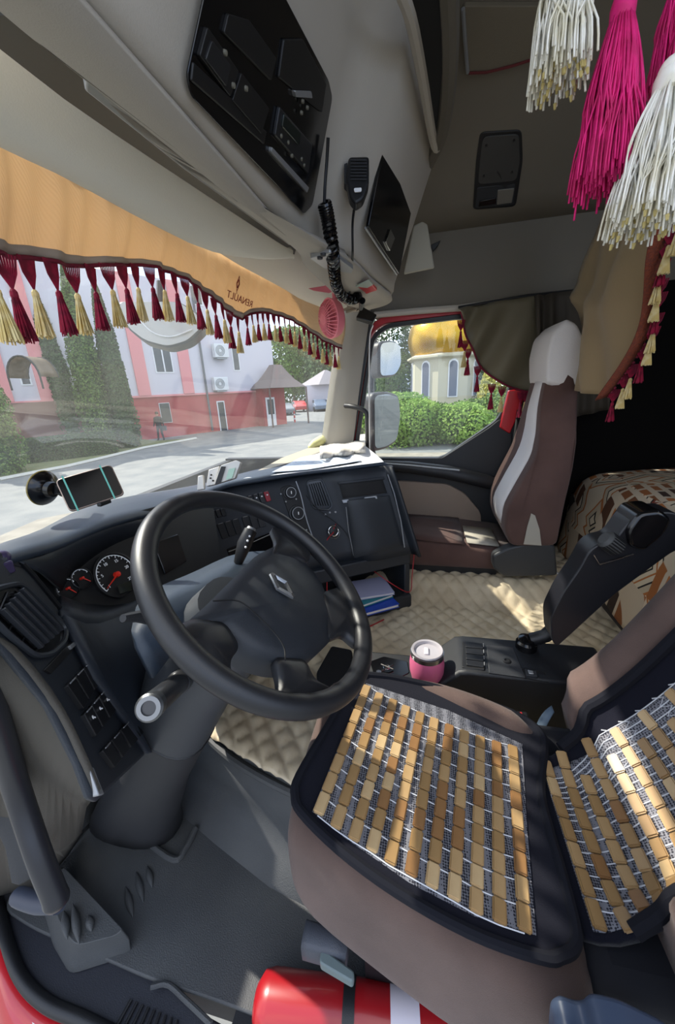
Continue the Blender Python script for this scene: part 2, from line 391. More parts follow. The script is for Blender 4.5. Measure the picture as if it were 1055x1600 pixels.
make('brown_wall', fbox(fu(-30, 640)[0], fu(150, 640)[0], GZ, zb-.02, 0, .25), brown_w, bt, smooth=False)
fwin(78, 92, 570, 605); fwin(22, 34, 470, 505); fwin(30, 42, 560, 600); make('pilaster', fbox(fu(62, 580)[0]-.3, fu(62, 580)[0]+.3, zb, zb+7, 0, .14), pink_w, bt, smooth=False)
# person
pb = at(253, 689, z=GZ); pr = rt
p = thing('person', 'person in dark jacket and trousers walking past the red wall with a bag', 'person', pb)
def skin(name, verts, edges, radii, m, parent, sub=1):
    me = bpy.data.meshes.new(name); o3 = WL[parent.name]
    me.from_pydata([tuple(V(q)-o3) for q in verts], edges, []); me.materials.append(m)
    o = bpy.data.objects.new(name, me); COL.objects.link(o); o.parent = parent; WL[o.name] = o3
    sk = o.modifiers.new('skin', 'SKIN'); sk.use_smooth_shade = True
    for i, r in enumerate(radii): me.skin_vertices[0].data[i].radius = (r, r)
    me.skin_vertices[0].data[0].use_root = True
    s = o.modifiers.new('sub', 'SUBSURF'); s.levels = sub; s.render_levels = sub
    return o
def P3(a, h, f=0): return pb+pr*a+V((0, 0, h))+fw*f
vv = [P3(0, .92), P3(0, 1.15), P3(0, 1.4), P3(0, 1.52), P3(-.1, .88), P3(-.14, .5), P3(-.2, .08), P3(-.29, .04), P3(.1, .88), P3(.1, .5), P3(.17, .08), P3(.08, .04),
      P3(-.2, 1.4), P3(-.25, 1.13), P3(-.33, .9), P3(.2, 1.4), P3(.26, 1.13), P3(.3, .88)]
ee = [(0, 1), (1, 2), (2, 3), (0, 4), (4, 5), (5, 6), (6, 7), (0, 8), (8, 9), (9, 10), (10, 11), (2, 12), (12, 13), (13, 14), (2, 15), (15, 16), (16, 17)]
skin('body', vv, ee, [.16, .15, .16, .07, .1, .075, .05, .04, .1, .075, .05, .04, .075, .055, .04, .075, .055, .04], mat('dark_clothes', '22252e', .9), p)
make('head', MB().ball(P3(-.01, 1.66), (.09, .1, .12)), mat('skin_tone', 'b58b74', .6), p)
make('hair', MB().ball(P3(.0, 1.7), (.097, .107, .1)), mat('hair_dark', '2a211d', .8), p)
make('bag', MB().box(P3(.3, .78), (.12, .3, .3)), mat('bag_dark', '3a3a44', .8), p, bevel=.03)
# bollards
for k, (x, y) in enumerate([(361, 668), (410, 664), (461, 660)]):
    b = at(x, y, z=GZ); t = thing('bollard', ['red and white bollard nearest the red wall', 'red and white bollard in front of the porch', 'red and white bollard nearest the car park'][k], 'bollard', b)
    make('post', MB().lathe([(.07, 0), (.07, .85), (.05, .95), (.01, 1.0)], b, n=10), mat('bollard_red', 'b8323a', .5), t)
    for z in (.25, .6): make('band', MB().lathe([(.075, z), (.075, z+.12)], b, n=10), wframe, t)
# cars
def car(px, py, label, col, sc=1, ang=0, nm='car'):
    b = at(px, py, z=GZ); t = thing(nm, label, 'car', b); q = Matrix.Rotation(ang, 3, 'Z')
    def T(p): return b+q @ V(p)*sc
    prof = [(-2.1, .3), (-2.15, .75), (-1.9, .95), (-1.2, 1.0), (-.7, 1.42), (.7, 1.45), (1.35, 1.0), (2.0, .85), (2.15, .6), (2.1, .3)]
    mb = MB(); mb.loft([[T((x, y*(1 if z < 1.05 else .82), z)) for x, z in prof] for y in (-.85, .85)]); make('body', mb, mat('car_'+col, col, .3, coat=.5), t, bevel=.06)
    g = [(-1.12, 1.02), (-.68, 1.36), (.66, 1.38), (1.2, 1.02)]
    mb = MB().loft([[T((x, y, z)) for x, z in g] for y in (-.86, .86)]); make('windows', mb, win_dk, t)
    for sx in (-1.35, 1.35):
        for sy in (-.88, .88): make('wheel', MB().lathe([(.1, -.1), (.32, -.1), (.32, .1), (.1, .1)], T((sx, sy, .32)), q @ V((0, 1, 0)), 16), black, t)
    return t
car(468, 643, 'bright red parked car in the car park', 'b01f24', .95, .5)
car(447, 648, 'grey car parked at the porch end of the car park', '6f767c', .9, .5)
car(500, 642, 'silver blue car parked right of the red one', '6d7c90', 1, .4)
car(519, 641, 'white car parked at the windscreen pillar', 'c9cccf', 1, .4)
car(436, 646, 'dark blue car half hidden by the building corner', '39465c', .9, .6)
# background trees
def bgtree(px, py, d, r, label, m, seed, n=5000, size=.4, rz=None, group=None):
    c = at(px, py, d=d); b = V((c.x, c.y, GZ)); rz = rz or r
    tree('tree', label, 'tree', blob(c, (r, r, rz), seed), n, size, m, b, c.z-GZ, seed, tr=.2, group=group)
bgtree(455, 560, 62, 5.0, 'broad green tree behind the porch roof', leaf_md, 11, 7000, .5)
bgtree(505, 570, 70, 6.5, 'pale green tree behind the parked cars by the pillar', leaf_lt, 12, 7000, .6)
bgtree(480, 600, 85, 6, 'low tree far behind the red car', leaf_dk, 13, 5000, .6)
bgtree(540, 590, 60, 7, 'dark tree seen past the windscreen pillar', leaf_dk, 14, 6000, .6)
bgtree(596, 545, 40, 3.2, 'dark green tree behind the round convex mirror', leaf_dk, 15, 9000, .28, 5)
bgtree(622, 590, 38, 2.0, 'leafy tree just left of the chapel wall', leaf_md, 16, 8000, .22, 2.6)
bgtree(785, 620, 24, 1.5, 'yellowish tree right of the chapel behind the curtain tassels', leaf_ye, 17, 7000, .2, 2.4)
bgtree(820, 600, 34, 4.5, 'dark tree at the far right of the door window', leaf_dk, 18, 6000, .35, 5)
# small far house
t = thing('garden_house', 'tiny pale house with grey roof far beyond the car park', 'house', at(512, 640, z=GZ)); c = at(512, 640, z=GZ)
make('wall', MB().box(c+V((0, 0, 1.6)), (4.5, 4.5, 3.2)), white_w, t, smooth=False); make('roof', MB().lathe([(3.8, 3.2), (.2, 5.0)], c, n=4), mat('roof_grey', '8a8588', .9), t, smooth=False)
# bushes right
def bush(px, py, d, r, label, m, seed, n=5000, size=.12, rz=None):
    c = at(px, py, d=d); rz = rz or r; b = V((c.x, c.y, GZ)); c.z = GZ+rz*.9
    t = thing('bush', label, 'bush', b); vs, fs = leaves(blob(c, (r, r, rz), seed), n, size, seed)
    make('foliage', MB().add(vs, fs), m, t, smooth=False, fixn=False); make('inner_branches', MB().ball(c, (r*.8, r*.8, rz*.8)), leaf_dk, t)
for k, (px, d, r, rz, m, lb) in enumerate([
    (566, 18.9, 1.43, 1.10, leaf_md, 'bush seen between the door pillar and the lower mirror'),
    (612, 17.6, 1.69, 1.28, leaf_lt, 'light green bush behind the lower mirror'),
    (648, 16.9, 1.56, 1.05, leaf_lt, 'bright green bush in front of the left edge of the chapel'),
    (684, 17.2, 1.43, 0.88, leaf_md, 'round green bush below the tall chapel window'),
    (722, 16.9, 1.43, 0.83, leaf_lt, 'bright green bush below the right chapel window'),
    (757, 17.3, 1.43, 0.88, leaf_md, 'green bush at the right end of the row by the door frame'),
    (800, 17.6, 1.69, 1.22, leaf_md, 'bush behind the rear door pillar')]):
    bush(px, 640, d, r, lb, m, 30+k, 7000, .13, rz)
# chapel
cc = at(694, 645, d=36); cc.z = GZ; rr = 3.25; a0 = math.atan2(CAM.y-cc.y, CAM.x-cc.x)+radians(12)
t = thing('chapel', 'cream octagonal chapel with narrow arched windows and a golden dome', 'chapel', cc)
cream = mat('cream_render', 'b9b39d', .9, bump=(15, .2)); gold = mat('gold_tiles', 'c79a2c', .28, .85, wave=(2.2, .6, 'Z'))
def oct_(r, z): return [cc+V((r*cos(a0+pi/4*(k+.5)), r*sin(a0+pi/4*(k+.5)), z)) for k in range(8)]
ze = at(690, 562, d=36).z-GZ
make('wall', MB().loft([oct_(rr, 0), oct_(rr, ze)]), cream, t, smooth=False)
make('cornice', MB().loft([oct_(rr*1.02, ze-.15), oct_(rr*1.12, ze), oct_(rr*1.12, ze+.15), oct_(rr, ze+.3)]), cream, t, smooth=False)
for k in range(-2, 3):
    a = a0+pi/4*k; n_ = V((cos(a), sin(a), 0)); tt = V((-sin(a), cos(a), 0)); o = cc+n_*(rr*cos(pi/8)+.0)
    def arch(w, z0, z1, dep): return MB().prism([o+tt*x+V((0, 0, z)) for x, z in [(-w, z0), (w, z0), (w, z1)]+[(w*cos(b), z1+w*sin(b)) for b in (pi*.2, pi*.4, pi*.6, pi*.8)]+[(-w, z1)]], n_*dep)
    f = make('window', arch(.42, 1.4, 4.1, .08), wframe, t, smooth=False); make('pane', arch(.32, 1.5, 4.05, .12), mat('chapel_glass', '5f6472', .3), f, smooth=False)
prof = [(rr*.93, ze+.2), (rr*1.03, ze+.9), (rr*1.06, ze+1.7), (rr*1.0, ze+2.6), (rr*.8, ze+3.4), (rr*.45, ze+4.1), (rr*.15, ze+4.8), (.08, ze+5.6)]
make('dome', MB().lathe(prof, cc, n=40), gold, t)

# ================================================================== CAB SHELL
XR = 1.06   # inner face of passenger side
def yw(x, z): return .75+(1.75-z)*.2-.36*min(abs(x), 1.06)**3.3
def wsat(px, py, off=0.0):
    """point on the windscreen (moved off metres towards the inside)"""
    r = ray(px, py); a, b = .2, 3.0
    f = lambda t: (CAM+r*t).y-(yw((CAM+r*t).x, (CAM+r*t).z)-off)
    for _ in range(50):
        m = (a+b)/2
        if f(m) < 0: a = m
        else: b = m
    return CAM+r*a
ws_glass = glass('windscreen_glass', dust=.02); side_glass = glass('side_glass', tint=(.93, .95, .93), dust=.012)
rows = [[V((x, yw(x, z), z)) for x in [i/20*2.08-1.04 for i in range(21)]] for z in (.9, 1.1, 1.3, 1.5, 1.7, 1.85)]
make('window_1', MB().grid(rows), ws_glass, solid=.005, kind='structure', fixn=False)
# floor
floor_o = make('floor', MB().box((.14, -.1, -.06), (1.86, 2.9, .08)), dark, smooth=False, kind='structure')
firewall = make('wall_front', MB().box((.08, 1.24, .45), (2.0, .04, .98)), dark, smooth=False, kind='structure')
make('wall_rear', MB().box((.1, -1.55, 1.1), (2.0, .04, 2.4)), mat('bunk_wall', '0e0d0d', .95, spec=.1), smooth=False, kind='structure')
# passenger side wall with window hole
door_px = [(577, 722), (560, 700), (586, 524), (603, 508), (728, 493), (790, 505), (806, 610), (790, 655), (763, 672), (697, 722)]
def PX(x, off=0): return lambda px, py: at(px, py, x=x)
zs = .93
def wallpiece(y0, y1, z0, z1, name='wall_right', m=beige, t=.05, x=XR): return make(name, MB().box((x+t/2, (y0+y1)/2, (z0+z1)/2), (t, y1-y0, z1-z0)), m, smooth=False, kind='structure')
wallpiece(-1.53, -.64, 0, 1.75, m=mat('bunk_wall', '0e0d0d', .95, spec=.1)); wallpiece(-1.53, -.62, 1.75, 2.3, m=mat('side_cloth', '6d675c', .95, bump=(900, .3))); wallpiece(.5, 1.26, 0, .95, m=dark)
wallpiece(-.62, .5, 1.705, 2.3, m=mat('side_cloth', '6d675c', .95, bump=(900, .3)))
# passenger door: lower panel (black), beige insert, armrest line, red frame, seal, glass
dr = V((XR, 0, 0)); door = thing('door_1', 'passenger door with black lower panel, beige insert and red window frame', 'door', dr); door['kind'] = 'structure'
del door['label']; del door['category']
def dpoly(pxs, x, t, m, name, par=door, r=.0, bevel=.004, **k):
    pts = [at(px, py, x=x) for px, py in pxs]
    if r: pts = roundpoly(pts, r)
    return make(name, MB().prism(pts, (t, 0, 0)), m, par, bevel=bevel, **k)
# window frame as ring: outer and inner outlines
inner = [(582, 716), (559, 697), (585, 528), (606, 512), (724, 497), (800, 520), (800, 612), (778, 655), (760, 668), (690, 716)]
def ring(inn, outw, x, t, m, name, par, r=.05):
    pi_ = roundpoly([at(a, b, x=x) for a, b in inn], r, 5); c = sum(pi_, V())/len(pi_); n = len(pi_); po = []
    for i in range(n):
        d = pi_[(i+1) % n]-pi_[i-1]; nn = V((0, d.z, -d.y)).normalized()
        if nn.dot(pi_[i]-c) < 0: nn = -nn
        po.append(pi_[i]+nn*outw)
    mb = MB(); tv = V((t, 0, 0))
    vs = pi_+po+[p+tv for p in po]+[p+tv for p in pi_]
    fs = [(a*n+i, a*n+(i+1) % n, ((a+1) % 4)*n+(i+1) % n, ((a+1) % 4)*n+i) for a in range(4) for i in range(n)]
    mb.add(vs, fs); return make(name, mb, m, par, bevel=.002)
ring(inner, .022, XR-.005, .04, black, 'window_seal', door)
ring([(578, 722), (553, 700), (580, 520), (600, 505), (722, 490), (806, 512), (806, 614), (784, 660), (765, 674), (694, 722)], .035, XR+.002, .05, red_trim, 'window_frame', door)
make('window_2', MB().prism(roundpoly([at(a, b, x=XR+.012) for a, b in inner], .05, 5), (.005, 0, 0)), side_glass, kind='structure', smooth=False)
black_d = mat('door_black', '191b1f', .5, bump=(700, .2))
dpoly([(560, 716), (690, 716), (697, 712), (765, 668), (782, 654), (800, 660), (800, 830), (790, 900), (560, 900)], XR-.02, .06, black_d, 'door_panel', r=.02)
dpoly([(628, 752), (700, 757), (727, 772), (752, 802), (752, 880), (600, 880), (600, 752)], XR-.05, .03, mat('door_insert_beige', '8d7d6f', .95, bump=(600, .3)), 'door_insert', r=.03)
make('armrest', MB().tube([at(575, 726, x=XR-.05), at(640, 730, x=XR-.06), at(700, 738, x=XR-.07), at(760, 752, x=XR-.06), at(790, 760, x=XR-.04)], [.03, .035, .04, .04, .03], 12), black_d, door)
make('armrest_trim', MB().tube([at(585, 723, x=XR-.085), at(640, 727, x=XR-.095), at(700, 733, x=XR-.105), at(718, 735, x=XR-.1)], .005, 6), silver, door)
# A pillar (beige inner with black/red edge)
pil = [at(590, 470, x=.98, ), at(530, 500, x=.93), at(508, 690, x=.93), at(548, 700, x=.98), at(583, 515, x=1.0)]
ap = []
for py in (445, 500, 560, 620, 680, 730):
    t = (py-500)/190; xl = lerp(541, 513, t); xr = lerp(577, 552, t); xm = lerp(562, 533, t)
    a = wsat(xl, py, .02); b = at(xr, py, x=XR-.03); c = at(xm, py, x=(a.x+b.x)/2-.02)
    ap.append([a, c, b, b+V((.06, .03, 0)), a+V((.03, .05, 0))])
make('trim_1', MB().loft(ap), mat('pillar_beige', '9c968a', .8, bump=(500, .15)), kind='structure', angle=60)
es = [at(582, 492, x=XR-.02), at(573, 540, x=XR-.02), at(556, 650, x=XR-.02), at(548, 700, x=XR-.02)]
make('pillar_seal', MB().tube(cr_path(es, 12), .013, 8), black, label='black rubber door seal running down the beige windscreen pillar', cat='seal')
# grab handle on the pillar
hp = [at(540, 634, x=.92), at(550, 635, x=.88), at(567, 640, x=.86), at(574, 650, x=.86), at(575, 680, x=.87), at(573, 718, x=.9)]
make('grab_handle', MB().tube(cr_path(hp, 20), .013, 10), black, label='thin black curved grab handle beside the passenger windscreen pillar', cat='handle')
# rear door pillar with belt
make('trim_2', MB().prism([at(797, 600, x=XR-.01), at(835, 600, x=XR-.01), at(850, 900, x=XR-.01), at(785, 900, x=XR-.01), at(785, 655, x=XR-.01)], (.05, 0, 0)), dark, kind='structure')
make('red_door_pillar', MB().prism([at(795, 610, x=XR-.035), at(824, 606, x=XR-.035), at(812, 645, x=XR-.035), at(797, 678, x=XR-.035), at(781, 668, x=XR-.035)], (.03, 0, 0)), red_paint, bevel=.006, label='red painted door pillar corner behind the door glass under the curtain', cat='pillar')

# roof: crease at side, sloped headliner
rz0 = 2.06
def roofz(x): return rz0+(2.42-rz0)*(1-(max(0, (x-.0))/XR)**2.0) if x > 0 else 2.42
rows = []
for y in [1.0, .6, .2, -.2, -.6, -1.0, -1.55]:
    rows.append([V((x, y, roofz(x))) for x in [XR+.02, .95, .8, .65, .5, .3, .1, -.2, -.6, -1.1]])
roof_b = MB().grid(rows)
roof_bvh = roof_b.bvh()
make('ceiling', roof_b, beige_d, solid=.03, soff=0, kind='structure', fixn=False)
make('trim_3', MB().tube([at(585, 492, x=XR-.02), at(650, 486, x=XR-.02), at(720, 481, x=XR-.02), at(830, 465, x=XR-.02), at(930, 455, x=XR-.02)], .016, 8), beige, kind='structure')
def roofhit(px, py, off=0):
    r = ray(px, py); h = roof_bvh.ray_cast(CAM, r); return h[0]-r.normalized()*off, h[1]
def on(bv, px, py, off=0):
    r = ray(px, py); h = bv.ray_cast(CAM, r.normalized())
    if h[0] is None:
        g = bv.find_nearest(CAM+r.normalized()*(bv.find_nearest(CAM)[0]-CAM).length*1.2); n = g[1] if g[1].dot(r) < 0 else -g[1]
        return CAM+r*((g[0]-CAM).dot(n)/r.dot(n))+n*off, n
    n = h[1] if h[1].dot(r) < 0 else -h[1]
    return h[0]+n*off, n
def patch(bv, pxs, t, m, name, par, off=0, r=0, bevel=.002, back=.004, nav=None, **k):
    """an outline laid on a surface, with thickness t rising from it"""
    hits = [on(bv, *p) for p in pxs]; n = sum((h[1] for h in hits), V()).normalized() if nav is None else nav
    pts = [h[0] for h in hits]; c = sum(pts, V())/len(pts)
    if r: pts = roundpoly(pts, r)
    return make(name, MB().prism([p-n*back+n*off for p in pts], n*(t+back)), m, par, bevel=bevel, **k)
# lamp / speaker plate in the headliner
t = thing('ceiling_lamp', 'dark rectangular speaker and lamp plate set in the sloping headliner', 'lamp', roofhit(778, 265)[0])
plate_m = mat('roof_plate', '3c3b39', .6, bump=(500, .2))
patch(roof_bvh, [(750, 206), (815, 202), (817, 250), (806, 322), (739, 327), (744, 250)], .004, black, 'seal', t, r=.02)
patch(roof_bvh, [(755, 211), (811, 207), (813, 250), (807, 280), (747, 286), (750, 250)], .009, plate_m, 'speaker_plate', t, r=.02)
patch(roof_bvh, [(746, 291), (806, 285), (802, 318), (743, 323)], .008, dark, 'lamp_housing', t, r=.008)
patch(roof_bvh, [(778, 294), (804, 291), (800, 314), (776, 317)], .012, mat('lamp_lens', '6d6a62', .3), 'lamp_lens', t, r=.004)
patch(roof_bvh, [(749, 311), (775, 306), (775, 315), (748, 320)], .013, gloss_black, 'switch', t)
for a, b in ((760, 224), (803, 216), (756, 272), (800, 266)): q, n = on(roof_bvh, a, b); make('screw', MB().lathe([(.005, 0), (.005, .012), (.001, .013)], q, n, 8), black, t)
# roof hatch at the top of the picture
t = thing('roof_hatch', 'large square roof hatch panel behind the hanging tassels', 'hatch', roofhit(800, 60)[0])
patch(roof_bvh, [(724, 3), (731, 106), (770, 104), (838, 84), (850, 60), (850, 3)], .012, mat('hatch_cloth', '6c6455', .9, bump=(300, .2)), 'hatch_panel', t, r=.01)
q = [on(roof_bvh, a, b, .016)[0] for a, b in ((724, 4), (727, 50), (731, 106))]; make('silver_edge', MB().tube(q, .006, 6), silver, t)
q = [on(roof_bvh, a, b, .014)[0] for a, b in ((733, 108), (760, 107), (800, 97), (840, 84))]; make('piping', MB().tube(q, .004, 6), mat('dark_red_piping', '5a1a1c', .8), t)

# ---- overhead console
CPn = [V((-.627, .30, 1.74)), V((-.10, .30, 1.76)), V((-.10, .217, 1.98))]
CP = PL(*CPn)
con = thing('overhead_console', 'large beige overhead console with black radio panels above the windscreen', 'console', (0, .35, 1.75))
yb = [(-1.1, .306), (-.6, .304), (-.09, .304), (-.02, .27), (.04, .20), (.3, .165), (.58, .12), (.72, .15), (.80, .24), (.83, .36)]
rows = []
for z, s in ((1.712, .014), (1.722, .004), (1.75, 0), (1.86, -.0416), (1.98, -.087), (2.10, -.132), (2.22, -.178), (2.36, -.22)):
    rows.append([V((x, y+s+(.02 if z < 1.72 else 0), z)) for x, y in yb])
rear = MB().grid(rows); cbv = rear.bvh()
make('rear_face', rear, beige, con, solid=.01, angle=75, fixn=False)
u1 = cr_path([V((x, y+.014, 1.712)) for x, y in yb], 60)
u2 = cr_path([V((-1.1, .395, 1.71)), at(0, -5, z=1.71), at(75, 58, z=1.71), at(130, 112, z=1.71), at(293, 252, z=1.71), at(463, 382, z=1.71), at(480, 410, z=1.70), at(515, 445, z=1.69), at(545, 474, z=1.685), at(575, 474, z=1.69)], 60)
under = MB().grid([u1, [lerp(a, b, .5)+V((0, 0, -.006)) for a, b in zip(u1, u2)], u2, [p+V((0, -.004, .02)) for p in u2], [p+V((0, -.006, .09)) for p in u2]])
ubv = under.bvh()
make('underside', under, beige, con, solid=.01, fixn=False)
make('top_wall', MB().box((-.12, .62, 2.20), (1.95, .03, .34)), dark, con)
# black radio bay
def cpatch(pxs, t_, m, name, par=con, **k): return patch(cbv, pxs, t_, m, name, par, **k)
bay = make('radio_bay', MB().prism(roundpoly([CP.h(*p, .004) for p in [(323, -40), (289, 118), (297, 150), (474, 334), (487, 320), (518, 152), (512, 125), (425, -40)]], .012), CP.n*.003), gloss_black, con, bevel=.001)
def bp(pxs, t_, m, name, off=.0065, r=.003): return make(name, MB().prism(roundpoly([CP.h(*p, off) for p in pxs], r), CP.n*t_), m, bay, bevel=.0015)
slot = mat('panel_black_matt', '131314', .5); btn = mat('button_grey', '1f2022', .4)
bp([(318, 40), (306, 85), (355, 150), (368, 110)], .006, slot, 'blank_cover'); bp([(322, 60), (312, 90), (345, 133), (352, 100)], .009, btn, 'pocket')
bp([(372, 112), (358, 155), (404, 208), (416, 168)], .006, slot, 'blank_cover'); bp([(352, 20), (345, 50), (420, 125), (428, 90), (385, 30)], .005, slot, 'tray')
bp([(432, 165), (425, 210), (478, 270), (484, 225)], .007, btn, 'radio'); bp([(436, 175), (433, 196), (460, 226), (463, 205)], .011, mat('lcd_dark', '1a211f', .1), 'display')
bp([(420, 228), (419, 236), (476, 300), (479, 292)], .007, silver, 'radio_lip'); bp([(298, 95), (295, 125), (410, 225), (414, 205)], .004, slot, 'lower_strip')
bp([(440, 60), (432, 120), (500, 175), (507, 130), (470, 60)], .005, slot, 'upper_tray')
for a, b in ((363, 133), (383, 138), (438, 212), (449, 222), (455, 243), (470, 248), (474, 258), (350, 82), (472, 158), (470, 176), (479, 168)):
    make('button', MB().lathe([(.0035, 0), (.003, .004), (.001, .0045)], CP.h(a, b, .012), CP.n, 10), mat('button_light', '6f6c60', .5), bay)
bp([(455, 140), (457, 150), (483, 152), (481, 141)], .008, silver, 'switch_row')
# second black cupboard panel
CP2 = PL(on(cbv, 600, 330)[0], V((.04, .20-.02, 1.75)), V((.56, .122-.02, 1.75)))
cup = make('cupboard_door', MB().prism(roundpoly([CP2.h(*p, .006) for p in [(612, 139), (648, 283), (641, 320), (620, 428), (571, 354), (592, 240)]], .008), CP2.n*.01), gloss_black, con, bevel=.002)
make('chrome_edge', MB().tube([CP2.h(*p, .018) for p in [(571, 356), (590, 385), (620, 429)]], .003, 6), silver, cup)
make('latch', MB().prism([CP2.h(*p, .016) for p in [(608, 358), (615, 372), (607, 392), (601, 378)]], CP2.n*.006), chrome, cup, bevel=.001)
# black slab paints the shade inside the long open shelf beyond
make('shelf_shade', MB().prism([at(*p, z=2.12) for p in [(642, 0), (700, 0), (696, 60), (680, 226), (672, 190)]], (0, 0, .02)), mat('recess_shade', '0c0c0d', .9), con)
make('shelf_edge', MB().tube(cr_path([at(*p, z=2.12) for p in [(620, -30), (642, 30), (660, 120), (676, 215), (683, 232)]], 14), .014, 8), beige, con)
make('shelf_edge', MB().tube(cr_path([at(*p, z=2.13) for p in [(700, -30), (703, 60), (700, 140), (690, 210), (672, 250), (655, 285)]], 14), .022, 8), mat('edge_brown', '5c564c', .8), con)
# underside lights
t = make('map_light', MB().prism(roundpoly([at(*p, z=1.70) for p in [(484, 396), (516, 386), (552, 414), (549, 421), (506, 412)]], .006), (0, 0, -.012)), silver, con, bevel=.002)
for a, b in ((505, 396), (514, 404), (500, 401), (527, 409)): make('push_button', MB().lathe([(.008, 0), (.007, .006), (.001, .007)], at(a, b, z=1.688), (0, 0, -1), 10), dark, t)
t = make('red_lamp', MB().prism([at(*p, z=1.70) for p in [(540, 450), (577, 436), (589, 449), (566, 457)]], (0, 0, -.01)), mat('red_lens', 'd8262c', .3), con, bevel=.002)
make('clear_lens', MB().prism([at(*p, z=1.688) for p in [(556, 446), (577, 436), (583, 443), (574, 448)]], (0, 0, -.004)), mat('clear_lens', 'a9b5a8', .3), t)
# pale stowed visor panel by the passenger side
make('side_visor', MB().prism([at(*p, x=.86) for p in [(646, 352), (660, 345), (668, 350), (679, 418), (631, 428)]], (.02, 0, 0)), mat('visor_pale', 'a8a393', .8), bevel=.006, label='pale tapered sun visor stowed at the end of the overhead console', cat='sun visor')
make('coat_hook', MB().prism([at(*p, x=1.0) for p in [(672, 383), (689, 375), (683, 386), (677, 392)]], (.02, 0, 0)), black, bevel=.003, label='small black coat hook on the side wall next to the pale visor', cat='hook')

# ---- dark slot and rail between visor and console
gapz = 1.745
gp = [(0, 60), (80, 50), (130, 100), (300, 260), (462, 372), (462, 394), (300, 285), (125, 175), (0, 82)]
make('slot_shade_slab', MB().prism([at(px, py, z=1.80) for px, py in [(-60, 20), (90, 30), (300, 240), (468, 374), (460, 398), (300, 300), (-60, 60)]], (0, 0, .02)), mat('slot_shade', '3a3936', .9), kind='structure', smooth=False)  # dark slab stands in for the shade inside the slot
make('curtain_rail', MB().prism([at(px, py, z=1.745) for px, py in [(134, 126), (150, 129), (303, 250), (463, 378), (452, 384), (288, 266), (133, 143)]], (0, 0, .02)), mat('rail_grey', 'a09f99', .4), bevel=.003, label='long grey curtain rail in the slot between visor and overhead console', cat='rail')
# roller visors
def visor(pxs_top, pxs_bot, ztop, zbot, label, thick=.018):
    n = 14; a = cr_path([at(x, y, z=ztop) for x, y in pxs_top], n); b = cr_path([at(x, y, z=zz_) for (x, y), zz_ in zip(pxs_bot, zbot)], n)
    rows = []
    for k in range(7):
        t_ = k/6; bul = sin(pi*t_)*.018
        rows.append([lerp(a[i], b[i], t_)+V((0, -bul*.5, -bul)) for i in range(n)])
    return make('sun_visor', MB().grid(rows), beige_l, solid=thick, bevel=.004, label=label, cat='sun visor', fixn=False, angle=70)
visor([(-80, 20), (0, 76), (125, 172), (291, 284), (400, 356), (440, 382), (456, 390)], [(-80, 185), (0, 231), (105, 280), (226, 345), (321, 390), (385, 402), (452, 396)], 1.735, [1.675, 1.675, 1.675, 1.675, 1.68, 1.70, 1.73], 'large beige roller sun visor above the driver side of the windscreen')
def visor_g(tl_, bl_, label):
    n = 14; a = cr_path([wsat(x, y, .15) for x, y in tl_], n); b = cr_path([wsat(x, y, .09) for x, y in bl_], n)
    return make('sun_visor', MB().grid([[lerp(a[i], b[i], k/6)+V((0, -.008*sin(pi*k/6), -.010*sin(pi*k/6))) for i in range(n)] for k in range(7)]), beige_l, solid=.014, bevel=.004, label=label, cat='sun visor', fixn=False, angle=70)
visor_g([(340, 350), (430, 372), (458, 384), (480, 405), (520, 437), (550, 462), (560, 478)], [(330, 388), (372, 414), (410, 434), (445, 453), (470, 468), (505, 482)], 'shorter beige sun visor above the passenger side of the windscreen')
for k, (a, b) in enumerate(((120, 283), (170, 308))):
    p = wsat(a, b, .05); make('visor_clip', MB().box(p, (.04, .012, .012)), beige_l, bevel=.004, label=['white clip under the large sun visor, left of two', 'white clip under the large sun visor, right of two'][k], cat='clip')

# ================================================================== DASHBOARD
dash = thing('dashboard', 'dark blue grey wrap-around dashboard below the windscreen', 'dashboard', (-.1, .8, .6))
# top pad: lip line (front) and far silhouette line, then down to the glass
FJ = [V((-1.0, .56, 1.10)), at(-40, 905, y=.58), at(30, 878, y=.61), at(94, 858, y=.655), at(160, 829, y=.68), at(216, 812, y=.70), at(285, 795, y=.74), at(350, 764, z=1.02), at(415, 752, z=1.02), at(470, 743, z=1.02), at(540, 735, z=1.02), at(600, 728, z=1.018), at(611, 733, z=1.01)]
BJ = [V((-1.0, .75, 1.12)), at(-40, 886, y=.78), at(0, 862, y=.80), at(60, 838, y=.84), at(140, 797, y=.88), at(210, 779, y=.90), at(285, 766, y=.92), at(350, 752, y=.90), V((.25, .78, 1.01)), V((.42, .70, 1.01)), V((.55, .55, 1.01)), V((.68, .42, 1.005)), V((.80, .34, .99))]
N = 40; Fc = cr_path(FJ, N); Bc = cr_path(BJ, N); rows = []
for k in range(6):
    t = k/5; rows.append([lerp(Fc[i], Bc[i], t)+V((0, 0, .012*sin(pi*t))) for i in range(N)])
rows.append([V((p.x, min(p.y+.10, yw(p.x, 1.0)-.02) if yw(p.x, 1.0)-.02 > p.y else p.y+.01, p.z-.04)) for p in Bc])
rows.append([V((p.x, max(p.y+.02, yw(p.x, .9)), .88)) for p in Bc])
top_b = MB().grid(rows); top_bvh = top_b.bvh()
make('top_pad', top_b, dash_top_m, dash, solid=.012, angle=80, fixn=False)
# passenger end of the top, reaching the pillar
make('passenger_shelf', MB().prism([V((.50, .62, .98)), V((.60, .26, .98)), V((.80, .24, .98)), V((XR, .33, .98)), V((XR, .50, .98)), V((.8, .60, .98))], (0, 0, -.30)), dash_m, dash, bevel=.02, seg=3)
